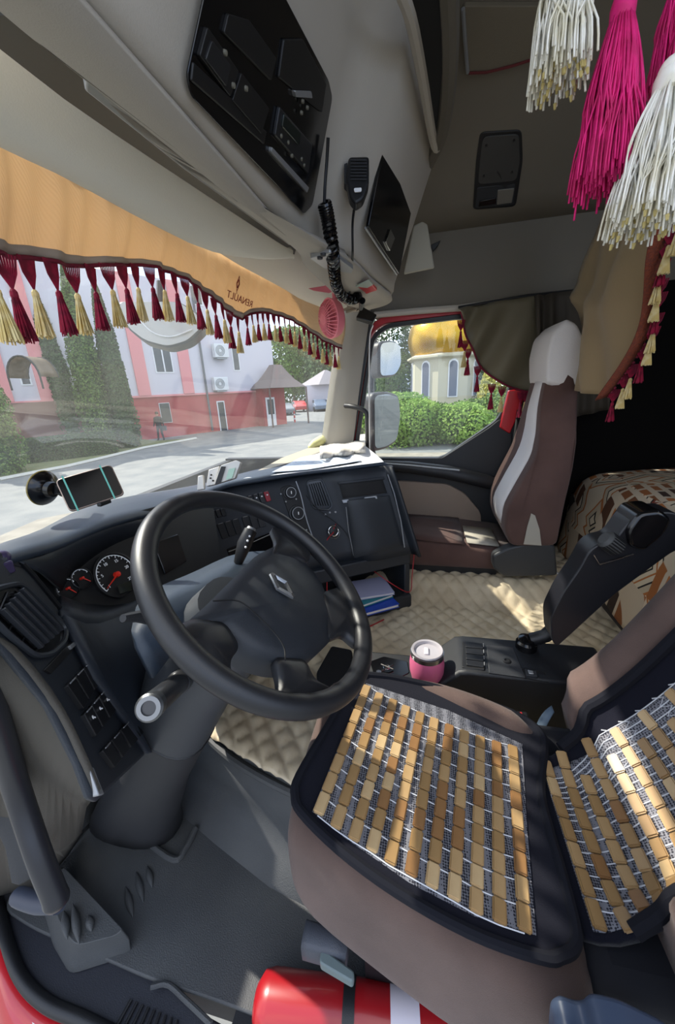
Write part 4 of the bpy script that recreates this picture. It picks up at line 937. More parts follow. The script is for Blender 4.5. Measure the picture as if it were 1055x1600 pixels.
sm = [at(236, 1542, z=.013), at(262, 1538, z=.013), at(290, 1562, z=.013), at(330, 1600, z=.013)]
make('raised_seam', MB().tube(cr_path(sm, 12), .006, 8), rubber, mt)
# toe board at the top left of the mat
make('toe_board', MB().grid([[at(88, 1345, z=.03), at(160, 1262, z=.03)], [at(40, 1300, z=.03)+V((0, .05, .18)), at(150, 1235, z=.03)+V((0, .1, .2))]]), rubber, mt, solid=.01, fixn=False)
# --- sill, seal, red body side
sill_m = mat('sill_plastic', '22242c', .55, bump=(400, .2))
sl = [(-20, 1330), (0, 1400), (18, 1470), (40, 1525), (80, 1565), (140, 1592), (230, 1640)]
mb = MB().prism([at(*p, z=-.004) for p in sl]+[at(420, 1640, z=-.004), at(330, 1590, z=-.004), at(240, 1520, z=-.004), at(150, 1450, z=-.004), at(60, 1360, z=-.004)], (0, 0, -.03)); make('floor', MB().box((-.845, -.45, -.06), (.11, 1.7, .08)), dark, smooth=False, kind='structure'); make('door_sill', mb, sill_m, bevel=.004, label='dark blue grey plastic door sill left of the rubber mat', cat='sill')
mb = MB()
for k in range(9):
    a, b = at(205+k*9, 1562+k*4, z=.0), at(182+k*11, 1604+k*3, z=.0); mb.tube([a, b], .0035, 6)
sill_o = bpy.data.objects['door_sill']; make('tread', mb, black, sill_o)
make('door_seal', MB().tube(cr_path([at(a-6, b+4, z=.002) for a, b in [(-40, 1330)]+sl], 40), .015, 10), black, label='thick black rubber seal curving along the door sill', cat='seal')
rb = cr_path([at(a-12, b+10, z=-.03) for a, b in [(-60, 1330)]+sl], 30)
make('body_side', MB().grid([rb, [p+V((-.035, -.01, -.015)) for p in rb], [p+V((-.07, -.02, -.06)) for p in rb], [p+V((-.09, -.02, -.5)) for p in rb]]), red_paint, solid=.004, fixn=False, angle=180, label='glossy red painted body edge below the open door', cat='body panel')
make('sticker', MB().prism([at(*p, z=-.042) for p in [(45, 1575), (90, 1590), (115, 1604), (52, 1604)]], (0, 0, .002)), paper, label='white sticker on the red painted body edge', cat='sticker')
# --- dark diagonal grab bar at the left
g = thing('door_grab_bar', 'long dark diagonal grab bar at the left edge by the open door', 'handle', at(60, 1400, y=.66))
bar = [at(-75, 960, d=.44), at(-14, 1110, d=.52), at(25, 1230, d=.60), at(62, 1340, d=.61), at(86, 1400, d=.62), at(90, 1418, d=.62)]
make('bar', MB().tube(cr_path(bar, 20), [.018]*16+[.019, .018, .016, .012], 12), mat('bar_dark', '25262b', .35), g)
make('foot', MB().tube(cr_path([at(92, 1414, d=.62), at(60, 1410, d=.65), at(28, 1400, d=.68)], 8), [.012, .013, .014, .015, .015, .015, .015, .014], 10), mat('bar_dark2', '2c3343', .5), g)
make('bracket', MB().prism([at(*p, d=.70) for p in [(-40, 1100), (0, 1150), (50, 1340), (60, 1370), (30, 1385), (20, 1330), (-40, 1200)]], (0, .02, 0)), dark, g, bevel=.004)

# --- driver seat
seat = thing('driver_seat', 'driver seat with brown velour cover in the right foreground', 'seat', V((-.62, -.1, 0)))
SPn = V((0, -.159, 1)).normalized(); SO = V((-.62, -.24, .57)); SPp = PL(SO, SO+V((1, 0, 0)), SO+V((0, 1, .159)))
def sp(px, py, off=0): return SPp.h(px, py, off)
def sup(xc, hw, zb_, zt, y, e=.45, n=32, tilt=0):
    r_ = []
    for k in range(n):
        a = 2*pi*k/n; c, s = cos(a), sin(a)
        r_.append(V((xc+hw*math.copysign(abs(c)**e, c), y+tilt*s, (zb_+zt)/2+(zt-zb_)/2*math.copysign(abs(s)**e, s))))
    return r_
rings = []
for y, k, dz in [(.236, .80, -.06), (.231, .93, -.028), (.218, .99, -.010), (.195, 1, -.002), (.1, 1, 0), (-.05, 1, 0), (-.18, 1, 0), (-.24, .98, -.01), (-.27, .93, -.03)]:
    t = (.25-y)/.55; xc = lerp(-.578, -.615, t); hw = lerp(.195, .255, min(1, t*1.6))*k; zt = .57+.159*(y+.24)-.004+dz
    rings.append(sup(xc-(.02*t), hw, .355-.10*t-(0 if k == 1 else -.04), zt, y, .38 if k == 1 else .5))
make('cushion', MB().loft(rings), brown, seat, angle=180, sub=1)
base_m = mat('seat_base_plastic', '3b3f48', .5, bump=(500, .2))
make('rear_base', MB().box((-.62, -.40, .33), (.46, .30, .44)), mat('under_seat_navy', '12131a', .9), seat, bevel=.03, seg=3)
make('side_bolster', MB().tube(cr_path([at(590, 1068, z=.585), at(640, 1078, z=.592), at(700, 1092, z=.592), at(770, 1118, z=.585), at(830, 1150, z=.57)], 20), [.012, .02, .026]+[.03]*14+[.026, .02, .012], 12), brown, seat, angle=180)
make('seat_base', MB().loft([sup(-.60, .13, .02, .36, y, .35) for y in (.10, .08, 0, -.3)]), black, seat, angle=60)
make('side_trim', MB().loft([sup(-.79, .022, .30, .360, y, .5, 16) for y in (.205, .19, .15, .12)]), base_m, seat, angle=180)
make('seat_lever', MB().prism(roundpoly([at(*p, z=.33) for p in [(503, 1490), (555, 1528), (552, 1546), (500, 1515)]], .006), (0, 0, .022)), mat('lever_grey', '5c6a6c', .5), seat, bevel=.003)
make('recliner_cover', MB().prism(roundpoly([at(*p, x=-.90) for p in [(850, 1660), (858, 1558), (872, 1550), (905, 1562), (918, 1546), (965, 1556), (1035, 1590), (1080, 1630), (1080, 1680)]], .012), (-.05, 0, 0)), mat('recliner_blue', '323d50', .45), seat, bevel=.014, seg=4)
# backrest surface
prof = [(-.245, .572), (-.31, .563), (-.37, .575), (-.43, .62), (-.49, .70), (-.54, .79), (-.59, .89), (-.64, .99), (-.69, 1.10), (-.74, 1.22)]
pp = cr_path([V((0, a, b)) for a, b in prof], 90); acc = [0]
for i in range(1, 90): acc.append(acc[-1]+(pp[i]-pp[i-1]).length)
SL = acc[-1]
def bs(u, s, off=0):
    i = min(max(int(np.searchsorted(acc, s))-1, 0), 88); t = (s-acc[i])/(acc[i+1]-acc[i]); p = lerp(pp[i], pp[i+1], t)
    j = min(max(i, 3), 86); d = (pp[j+3]-pp[j-3]).normalized(); n = V((0, d.z, -d.y)); n = n if (n.y+n.z) > 0 else -n
    rmp = min(1, max(0, (s-.03)/.14)); hw = lerp(.165, .235, rmp); xc = lerp(-.665, -.615, rmp)
    au = abs(u); b = ((.085*min(au, 1)**2.4 if u > 0 else .165*min(au, 1)**3)+(.12*(au-1)-.40*(au-1)**2 if au > 1 else 0))*rmp; fx = au*(1-.12*au**3) if au < 1 else .88+(au-1)*.85
    return V((xc+math.copysign(fx, u)*hw, p.y, p.z))+n*(b+off)
def bn(u, s):
    e = .01; a = bs(u+e, s)-bs(u-e, s); b = bs(u, s+e)-bs(u, s-e) if s < SL-.02 else bs(u, s)-bs(u, s-e)
    n = a.cross(b).normalized(); return n if n.y+n.z > 0 else -n, a.normalized()
us = [-1.2+2.4*i/28 for i in range(29)]
usb = [-1.5+3.0*i/28 for i in range(29)]
rings = []
for s in [.11, .12, .14, .16, .18, .2, .23, .26, .3, .34, .38, .42, .46, .5, .54, .58, .62, .65, .68]:
    s = min(s, SL-.01); fr_ = [bs(u, s, -.008) for u in usb]; d = (bs(0, min(s+.02, SL))-bs(0, s-.02)).normalized(); nb = V((0, d.z, -d.y)).normalized(); nb = nb if nb.y > 0 else -nb
    bk = [fr_[-1]-nb*.06+V((.01, 0, 0)), fr_[-1]-nb*.13, V((-.60, 0, 0))+V((0, fr_[14].y, fr_[14].z))-nb*.12, fr_[0]-nb*.13, fr_[0]-nb*.06-V((.01, 0, 0))]
    rings.append(fr_+bk)
make('backrest', MB().loft(rings), brown, seat, angle=180)
# --- mats
net_m = bpy.data.materials.new('bead_net'); net_m.use_nodes = True; n = net_m.node_tree.nodes; l = net_m.node_tree.links; b = n['Principled BSDF']
tc = n.new('ShaderNodeTexCoord'); vo = n.new('ShaderNodeTexVoronoi'); vo.inputs['Scale'].default_value = 250; vo.inputs['Randomness'].default_value = .2; rp = n.new('ShaderNodeValToRGB'); rp.color_ramp.interpolation = 'CONSTANT'
rp.color_ramp.elements[0].color = (.012, .012, .02, 1); rp.color_ramp.elements[1].position = .44; rp.color_ramp.elements[1].color = (.17, .17, .19, 1)
l.new(tc.outputs['Object'], vo.inputs['Vector']); l.new(vo.outputs['Distance'], rp.inputs['Fac']); l.new(rp.outputs['Color'], b.inputs['Base Color']); b.inputs['Roughness'].default_value = .8
wood = [mat('bead_wood', 'ab8d63', .4, var=(14, '9a7c54', .35, .65)), mat('bead_wood_b', '98794f', .4, var=(14, '876a45', .35, .65)), mat('bead_wood_c', 'bfa47a', .4, var=(14, 'ab8e66', .35, .65)), mat('bead_wood_d', '8b6640', .4, var=(14, '7c5a38', .35, .65))]
bead_me = []
for k, m in enumerate(wood):
    bm = bmesh.new(); bmesh.ops.create_cube(bm, size=1); bmesh.ops.scale(bm, vec=(.036, .0200, .0075), verts=bm.verts); bmesh.ops.bevel(bm, geom=bm.edges[:], offset=.0022, segments=2, affect='EDGES')
    me = bpy.data.meshes.new('bead'); bm.to_mesh(me); bm.free(); me.materials.append(m); me.polygons.foreach_set('use_smooth', [True]*len(me.polygons)); me.set_sharp_from_angle(angle=radians(30)); bead_me.append(me)
string_m = mat('bead_string', 'c9cbd0', .7)
pad_px = [(572, 1059), (616, 1064), (693, 1082), (775, 1109), (820, 1130), (845, 1153), (849, 1180), (843, 1240), (857, 1305), (875, 1368), (896, 1455), (893, 1487), (872, 1500), (843, 1502), (738, 1465), (625, 1403), (534, 1337), (472, 1277), (461, 1250), (467, 1218), (511, 1141), (550, 1075)]
mat1 = thing('bead_seat_mat', 'navy seat cushion mat with eleven strips of flat wooden beads', 'seat mat', sp(680, 1280))
padp = cr_path([sp(*p, .004) for p in pad_px+[pad_px[0]]], 90)[:-1]
make('pad', MB().prism(padp, SPn*.010), navy, mat1, bevel=.004, seg=3)
make('piping', MB().tube([p+SPn*.010 for p in padp]+[padp[0]+SPn*.010], .0085, 8, cap=False), mat('navy_piping', '14151c', .9, spec=.2), mat1)
make('net', MB().prism([sp(*p, .0145) for p in [(572, 1068), (700, 1110), (816, 1163), (824, 1300), (838, 1462), (742, 1432), (640, 1380), (540, 1310), (488, 1268), (520, 1190)]], SPn*.001), net_m, mat1, smooth=False)
Z6 = lambda x, y: (420+x/2.198, 1050+y/2.198)
cols = [((340, 46), (168, 490), 8), ((383, 72), (228, 538), 8), ((430, 94), (290, 580), 9), ((474, 116), (352, 618), 9), ((523, 138), (415, 662), 9), ((571, 158), (487, 702), 9), ((622, 180), (558, 742), 9), ((673, 200), (635, 784), 9), ((727, 220), (712, 830), 10), ((783, 238), (793, 866), 10), ((838, 252), (880, 895), 9)]
rndb = random.Random(3); colpts = []
for ci, (a, b_, nb_) in enumerate(cols):
    P, Q = sp(*Z6(*a), .0195), sp(*Z6(*b_), .0195); d = (Q-P)/nb_; colpts.append((P, Q, nb_))
    for k in range(nb_):
        c = P+d*(k+.5); w_ = rndb.choices([0, 1, 2, 3], [5, 4, 2, 2])[0]
        m = frame_at(c, SPn, d) @ Matrix.Diagonal((d.length/.036*.94, 1.0, 1, 1)); inst('bead', bead_me[w_], mat1, m)
mb = MB()
for i in range(len(colpts)-1):
    for k in range(11):
        t = (k+.0)/10; a = lerp(colpts[i][0], colpts[i][1], t); b_ = lerp(colpts[i+1][0], colpts[i+1][1], t); mb.tube([a-SPn*.002, b_-SPn*.002], .0011, 4)
make('threads', mb, string_m, mat1)
# back mat
ur = lambda s: lerp(1.03, .80, ss(s/.14)); ul = lambda s: lerp(-1.0, -.80, ss(s/.12))
mat2 = thing('bead_back_mat', 'navy backrest mat with white net and curved rows of wooden beads', 'seat mat', bs(0, .2))
gr = []
for s in [.02*i for i in range(34)]: gr.append([bs(lerp(ul(s), ur(s), i/24), min(s, SL-.012), .006) for i in range(25)])
make('pad', MB().grid(gr), navy, mat2, solid=.012, fixn=False, angle=180)
make('net', MB().grid([[bs(lerp(ul(s)+.08, ur(s)-.22, i/20), s, .0085) for i in range(21)] for s in [.012+.02*j for j in range(33)] if s < SL-.015]), net_m, mat2, solid=.001, fixn=False, angle=180)
for sg in (-1, 1): make('piping', MB().tube([bs(ur(s) if sg > 0 else ul(s), s, .010) for s in [.06+.02*j for j in range(31)] if s < SL-.01], .012, 8), mat('navy_piping', '14151c', .9, spec=.2), mat2)
beads = []
s = .022; row = 0
while s < SL-.03:
    span = [bs(-.90+1.80*i/60, s) for i in range(61)]; al = [0]
    for i in range(1, 61): al.append(al[-1]+(span[i]-span[i-1]).length)
    nb_ = int(al[-1]/.037)
    u_end = (.86 if s < .06 else (ur(s)-.20 if row % 2 else ur(s)-.32))
    for k in range(nb_):
        u = float(np.interp((k+.5)*al[-1]/nb_, al, [-.90+1.80*i/60 for i in range(61)]))
        if u > u_end or u < ul(s)+.10: continue
        c = bs(u, s, .0125); nn, xx = bn(u, s); beads.append((c, nn, xx, al[-1]/nb_))
    s += .036; row += 1
def visible(c): 
    z = (c-CAM).dot(F_); x = 527.5+FPX*(c-CAM).dot(R_)/z; y = 800-FPX*(c-CAM).dot(U_)/z
    return -20 < x < 1075 and -20 < y < 1620
vis = sorted([b_ for b_ in beads if visible(b_[0])], key=lambda b_: (b_[0]-CAM).length)
rest = vis[100:]+[b_ for b_ in beads if not visible(b_[0])]
for c, nn, xx, ln in vis[:100]:
    w_ = rndb.choices([0, 1, 2, 3], [5, 4, 2, 2])[0]; inst('bead', bead_me[w_], mat2, frame_at(c, nn, xx) @ Matrix.Diagonal((ln/.036*.94, 1, 1, 1)))
mb = MB()
for c, nn, xx, ln in rest:
    y = nn.cross(xx).normalized(); q = Matrix((xx, y, nn)).transposed(); mb.box(c, (ln*.94, .0205, .0085), q)
make('beads', mb, wood[0], mat2, bevel=.0022, kind='stuff')
mb = MB()
for u in [.1+.06*i for i in range(9)]+[-.7+.1*i for i in range(8)]: mb.tube([bs(u, s, .0095) for s in [.015+.03*j for j in range(22)] if s < SL-.02], .0011, 4)
for s in [.14+.045*j for j in range(12)]:
    if s < SL-.02: mb.tube([bs(u, s+.010*((i % 2)*2-1), .0095) for i, u in enumerate([.28+.04*i for i in range(9)])], .0013, 4)
make('threads', mb, string_m, mat2)

# --- raised armrest / belt guide of the driver seat
ar = thing('belt_tower', 'black plastic seat belt tower with ribbed adjuster wheel beyond the driver seat', 'belt tower', V((-.33, -.42, .7)))
AX = -.27
ao = [(862, 1000), (860, 965), (880, 925), (905, 890), (920, 862), (935, 850), (960, 845), (985, 812), (1010, 800), (1060, 800), (1100, 850), (1055, 860), (960, 930), (900, 985), (870, 1012)]
make('body', MB().prism(roundpoly([at(*p, x=AX) for p in ao], .02), (.07, 0, 0)), mat('armrest_black', '14151a', .4), ar, bevel=.012, seg=3)
make('upper_arm', MB().prism(roundpoly([at(*p, x=AX-.012) for p in [(980, 830), (1000, 802), (1035, 798), (1052, 812), (1040, 835), (1008, 862), (985, 855)]], .012), (.09, 0, 0)), gloss_black, ar, bevel=.008, seg=3)
c = at(967, 857, x=AX-.005); wl = make('adjuster_wheel', MB().lathe([(.012, 0), (.02, .004), (.021, .04), (.014, .046)], c-V((.0, 0, 0)), (-.1, .8, .6), 24), mat('wheel_grey', '3a3b3b', .6), ar)
for k in range(20):
    a = 2*pi*k/20; ax = V((-.1, .8, .6)).normalized(); q = ax.to_track_quat('Z', 'Y').to_matrix(); o = c+q @ V((.021*cos(a), .021*sin(a), 0)); make('rib', MB().tube([o+ax*.004, o+ax*.038], .0016, 4), black, wl)
make('chrome_edge', MB().tube([at(*p, x=AX-.006) for p in [(928, 867), (937, 882), (990, 866)]], .002, 6), chrome, ar)
# --- console between seats
con2 = thing('centre_console', 'black centre console with switches beside the driver seat', 'console', V((-.2, -.15, TZ)))
CX0, CX1 = -.285, -.115
yz = [(.19, TZ), (.19, .475), (.17, .485), (.02, .485), (-.035, .495), (-.115, .575), (-.14, .58), (-.52, .58), (-.52, TZ)]
def extr(yz_, x0, x1, nm, m, par, **k): return make(nm, MB().prism([V((x0, a, b)) for a, b in yz_], (x1-x0, 0, 0)), m, par, **k)
cb = MB().prism([V((CX0, a, b)) for a, b in yz], (CX1-CX0, 0, 0)); cbody = make('body', cb, mat('console_black', '16181c', .5, bump=(600, .2)), con2, bevel=.010, seg=3); kbv = BVHTree.FromPolygons(cb.v, cb.f)
def kp_(pxs, t_, m, name, par=con2, **k): return patch(kbv, pxs, t_, m, name, par, **k)
kp_([(723, 1004), (752, 1007), (758, 1048), (722, 1044)], .004, slot, 'switch_bank', r=.004)
switchrow(kbv, [(755, 1007), (757, 1046), (729, 1042), (727, 1005)], 4, con2, sym=False, name='rocker_switch')
kp_([(760, 1008), (802, 1012), (822, 1060), (764, 1052)], .003, dark, 'blank_panel', r=.003)
c, n_ = on(kbv, 792, 1034, .002); make('socket', MB().lathe([(.011, 0), (.011, .003), (.007, .004), (.006, .001), (.001, .001)], c, n_, 20), black, con2)
s_ = kp_([(810, 1042), (852, 1050), (858, 1068), (820, 1062)], .004, black, 'switch_plate', r=.003); kp_([(820, 1048), (838, 1051), (840, 1060), (822, 1058)], .007, dark, 'switch', par=s_); kp_([(824, 1050), (833, 1052), (834, 1057), (826, 1056)], .009, silver, 'switch_mark', par=s_)
tr = kp_([(578, 1034), (600, 1026), (637, 1034), (640, 1052), (620, 1062), (585, 1056)], .002, gloss_black, 'tray', r=.006)
# parking brake valve
c, n_ = on(kbv, 822, 1012, .0); pk = make('brake_valve', MB().lathe([(.03, 0), (.03, .02), (.024, .026), (.024, .034), (.012, .04), (.001, .04)], c, (0, 0, 1), 24), gloss_black, con2)
make('brake_lever', MB().tube(cr_path([c+V((0, -.01, .03)), at(855, 992, x=c.x), at(872, 972, x=c.x), at(884, 962, x=c.x)], 8), [.018, .019, .019, .02, .02, .019, .018, .015], 12), black, con2)
make('lever_ring', MB().torus(.020, .002, at(860, 985, x=c.x), (0, -.7, .6), 20, 6), chrome, pk)
# things on the console
c = at(604, 1044, z=.497); t = thing('keys', 'small bunch of silver keys in the black console tray', 'keys', c)
make('key', MB().tube([c+V((-.02, .02, 0)), c+V((.015, -.02, .003))], .0025, 6).lathe([(.008, 0), (.008, .003), (.001, .003)], c+V((-.022, .022, 0)), n=12), chrome, t)
make('key', MB().tube([c+V((.012, .018, .003)), c+V((-.005, -.022, .003))], .0022, 6), chrome, t); make('key_ring', MB().torus(.010, .0012, c+V((0, .0, .004)), (0, 0, 1), 20, 5), chrome, t)
# pink tumbler
c = at(667, 1040, z=.55); cb_ = V((c.x, c.y, .487)); t = thing('tumbler', 'matt pink insulated tumbler with steel rim and clear lid in the console', 'tumbler', cb_)
pink = mat('tumbler_pink', 'd4688e', .45); steel = mat('steel', 'b5b6b8', .28, 1)
H = .115; make('body', MB().lathe([(.034, 0), (.040, .004), (.050, .05), (.051, .075), (.048, H-.014)], cb_, n=40), pink, t, angle=60)
make('rim', MB().lathe([(.0482, H-.014), (.0482, H), (.0450, H), (.0445, H-.012)], cb_, n=40, cap=False), steel, t)
make('lid', MB().lathe([(.001, H-.004), (.038, H-.004), (.0425, H-.002), (.0465, H+.004), (.0445, H+.008), (.039, H+.006), (.036, H-.002)], cb_, n=40), mat('lid_grey', 'a7a2a6', .15), t)
make('lid_slider', MB().box(cb_+V((.0, .002, H)), (.030, .014, .006)), mat('lid_slider', 'd4cdd2', .2), t, bevel=.003)
# black pouch below the wheel on the quilt
c = at(525, 1045, z=.40); make('pouch', MB().prism(roundpoly([at(*p, z=.39) for p in [(518, 1008), (550, 1014), (556, 1060), (530, 1082), (496, 1066), (494, 1050)]], .012), (0, 0, -.055)), mat('pouch_black', '101012', .7), bevel=.008, seg=3, label='black pouch on the quilted cover in front of the console', cat='pouch')
# red buckle and grey belt between seat and console
t = thing('seat_belt_buckle', 'black seat belt buckle with red button between seat and console', 'buckle', at(808, 1120, z=.5))
make('body', MB().box(at(806, 1128, z=.50), (.03, .06, .05)), black, t, bevel=.005); make('button', MB().prism([at(*p, z=.532) for p in [(788, 1118), (815, 1112), (818, 1118), (800, 1124)]], (0, 0, -.008)), mat('buckle_red', 'd8343c', .4), t, bevel=.001)
make('belt_strap', MB().grid([cr_path([at(862, 1102, z=.56), at(850, 1112, z=.55), at(840, 1128, z=.53), at(836, 1142, z=.51)], 8), cr_path([at(866, 1112, z=.56), at(860, 1122, z=.55), at(852, 1138, z=.53), at(848, 1150, z=.51)], 8)]), mat('belt_blue', '5a6b7c', .6), solid=.003, fixn=False, label='grey blue strap at the joint of driver seat cushion and backrest', cat='strap')
# fire extinguisher
a, b_ = V((-.80, .34, .062)), V((-.755, -.10, .062)); ax = (b_-a).normalized()
t = thing('fire_extinguisher', 'red fire extinguisher lying on the floor below the driver seat', 'fire extinguisher', V((-.78, .1, 0)))
Lx = (b_-a).length; make('cylinder', MB().lathe([(.001, 0), (.03, .004), (.05, .018), (.056, .04), (.056, Lx-.04), (.04, Lx)], a, ax, 40), mat('extinguisher_red', '8f0f18', .35, coat=.3), t, angle=60)
make('strap', MB().lathe([(.058, .20), (.058, .225)], a, ax, 40), black, t); make('label', MB().lathe([(.0565, .30), (.0565, .36)], a, ax, 40, cap=False), mat('extinguisher_label', 'c2bcc6', .6), t)

# ================================================================== CLOTH, TASSELS, THINGS
crimson = mat('tassel_crimson', 'a5173f', .8, transl=.25, var=(60, '70102c', .4, .6)); creamy = mat('tassel_cream', 'e0c984', .8, transl=.3, var=(60, 'efe0ac', .4, .6))
def tassel_mesh(name, m, L=.066, head=.05, r=.0135, seed=0, n=70, mesh_top=True):
    rnd = random.Random(seed); mb = MB()
    if head: # knotted top: a small fan narrowing to the neck
        for k in range(9):
            x = (k/8-.5)*.032; mb.tube([V((x, 0, 0)), V((x*.75, .001, -head*.5)), V((0, 0, -head))], .0016, 4)
    mb.lathe([(.0025, 0), (.0048, -.004), (.0052, -.010), (.004, -.014)], V((0, 0, -head)), n=8)
    for k in range(n):
        a = rnd.uniform(0, 2*pi); q = rnd.random()**.5; e = r*q; l_ = L*rnd.uniform(.9, 1.03)
        mb.tube([V((cos(a)*.0035*q, sin(a)*.0035*q, -head-.008)), V((cos(a)*e*.6, sin(a)*e*.6, -head-.012-l_*.45)), V((cos(a)*e, sin(a)*e, -head-.012-l_))], [.0011, .0013, .0012], 3)
    me = bpy.data.meshes.new(name); me.from_pydata([tuple(p) for p in mb.v], [], mb.f); me.materials.append(m)
    if m is creamy and head:
        me.materials.append(crimson); nt_ = 9*(2*4+2); me.polygons.foreach_set('material_index', [1 if i < nt_ else 0 for i in range(len(me.polygons))])
    return me
T_red = [tassel_mesh('tassel_red', crimson, seed=i) for i in range(3)]; T_cre = [tassel_mesh('tassel_cream', creamy, seed=10+i) for i in range(3)]
# --- windscreen valance
orange_c = mat('valance_cloth', 'e2c9a6', .9, transl=.42, wave=(60, .25, 'DIAGONAL'))
topl = [(-80, 165), (0, 212), (60, 236), (105, 262), (226, 330), (321, 378), (420, 424), (470, 455), (505, 474), (541, 496)]
botl = [(-80, 375), (0, 398), (55, 404), (110, 415), (200, 414), (235, 417), (270, 428), (300, 443), (340, 473), (374, 499), (390, 491), (415, 489), (445, 497), (470, 509), (500, 530), (534, 545)]
def pxpath(pts, n):
    p = cr_path([V((a, b, 0)) for a, b in pts], n*4); ac = [0]
    for i in range(1, len(p)): ac.append(ac[-1]+(p[i]-p[i-1]).length)
    xs = np.interp(np.linspace(0, ac[-1], n), ac, [q.x for q in p]); ys = np.interp(np.linspace(0, ac[-1], n), ac, [q.y for q in p]); return list(zip(xs, ys))
# match columns by x fraction of world x
N = 150
def wpath(pts, off, n):
    w = cr_path([wsat(a, b, off) for a, b in pts], n*3); ac = [0]
    for i in range(1, len(w)): ac.append(ac[-1]+(w[i]-w[i-1]).length)
    return [V([float(np.interp(t*ac[-1], ac, [q[c] for q in w])) for c in range(3)]) for t in np.linspace(0, 1, n)], ac[-1]
tp, _ = wpath(topl, .05, N); 
bw = cr_path([wsat(a, b, .045) for a, b in botl], N*3); bx = [q.x for q in bw]
bt_ = []
for p in tp:
    x = p.x; bt_.append(V((x, float(np.interp(x, bx, [q.y for q in bw])), float(np.interp(x, bx, [q.z for q in bw])))))
rows = []
for k in range(15):
    t = k/14; r_ = []
    for i in range(N):
        p = lerp(tp[i], bt_[i], t); x = p.x
        fold = .010*sin(x*38+1.5*t)*(t**.5)*(1-.3*t)*(1.2 if x < -.1 else .45)+.004*sin(x*90+t*2)
        r_.append(p+V((0, -fold-.012*sin(pi*t), 0)))
    rows.append(r_)
val = thing('valance', 'orange windscreen valance cloth with scalloped crimson edge and small tassels', 'valance', tp[N//2])
vb = MB().grid(rows); vbv = vb.bvh(); make('cloth', vb, orange_c, val, solid=.0015, fixn=False, angle=180)
hem = mat('valance_hem', 'b0a499', .9, transl=.2); 
make('hem', MB().grid([[lerp(rows[12][i], rows[13][i], .4)+V((0, -.002, 0)) for i in range(N)], [rows[14][i]+V((0, -.003, .0)) for i in range(N)]]), hem, val, solid=.001, fixn=False, angle=180)
make('edge_braid', MB().tube([p+V((0, -.004, .0)) for p in rows[14]], .004, 6), mat('braid', '6a0f2a', .9), val)
txs = [0, 37, 75, 108, 138, 164, 187, 208, 230, 250, 269, 286, 303, 318, 332, 345, 357, 370, 384, 392, 401, 409, 417, 426, 434, 443, 451, 459, 466, 474, 481, 488, 495, 502, 509, 515, 521, 528]
bpx = sorted([(a, b) for a, b in pxpath(botl, 200)])
vpx = [527.5+FPX*(q_-CAM).dot(R_)/(q_-CAM).dot(F_) for q_ in rows[14]]
for i, px in enumerate([-30]+txs):
    y = float(np.interp(px, [a for a, b in bpx], [b for a, b in bpx])); p = wsat(px, y, .05)
    j = min(range(N-1), key=lambda k: abs(vpx[k]-px) if vpx[k+1] > vpx[k] else 9e9); q_ = (px-vpx[j])/max(.5, vpx[j+1]-vpx[j]); p = lerp(rows[14][j], rows[14][j+1], min(1, max(-1, q_)))+V((0, -.004, 0))
    red = i % 2 == 1; me = (T_red if red else T_cre)[i % 3]
    sc = 1.0 if px < 380 else .85
    inst('tassel', me, val, Matrix.Translation(p) @ Matrix.Rotation(rndb.uniform(-.3, .3), 4, 'Z') @ Matrix.Rotation(rndb.uniform(-.05, .05), 4, 'X') @ Matrix.Diagonal((sc*1.15, sc*1.15, sc, 1)), 'crimson tassel' if red else 'cream tassel with crimson top')
# mirrored emblem: letters face the outside
emb = mat('emblem_thread', '8b3f3a', .8)
e0, n0 = on(vbv, 372, 467, .004); e1, _ = on(vbv, 392, 474, .004); e2, _ = on(vbv, 352, 456, .004); ux = (e2-e1).normalized(); nn0 = n0
uy = nn0.cross(ux).normalized(); uy = uy if uy.z > 0 else -uy
def text_m(s, c, ux, uy, w_, h, m, name, par):
    cu = bpy.data.curves.new(name, 'FONT'); cu.body = s; cu.size = 1; cu.extrude = .0; cu.align_x = 'CENTER'; cu.align_y = 'CENTER'
    tmp = bpy.data.objects.new('tmp', cu); me = bpy.data.meshes.new_from_object(tmp); bpy.data.objects.remove(tmp); bpy.data.curves.remove(cu)
    xs = [v.co.x for v in me.vertices]; ys = [v.co.y for v in me.vertices]; kx = w_/(max(xs)-min(xs)); ky = h/(max(ys)-min(ys))
    for v in me.vertices: v.co = ux*v.co.x*kx+uy*v.co.y*ky
    me.materials.append(m); bm = bmesh.new(); bm.from_mesh(me); g = bmesh.ops.extrude_face_region(bm, geom=bm.faces[:]); bmesh.ops.translate(bm, vec=ux.cross(uy).normalized()*.001, verts=[x for x in g['geom'] if isinstance(x, bmesh.types.BMVert)]); bm.to_mesh(me); bm.free()
    return inst(name, me, par, Matrix.Translation(c))
text_m('RENAULT', e0+nn0*.007, ux, uy, (e2-e1).length*1.0, .024, emb, 'lettering', val)
dc = on(vbv, 369, 443, .009)[0]; mb = MB()
for s in (1, .55):
    q = [dc+ux*.010*s, dc+uy*.026*s, dc-ux*.010*s, dc-uy*.026*s]
    for k in range(4): mb.tube([q[k], q[(k+1) % 4]], .0012, 5)
mb.tube([dc-uy*.026, dc-uy*.034-ux*.003], .0012, 5); make('emblem', mb, emb, val)
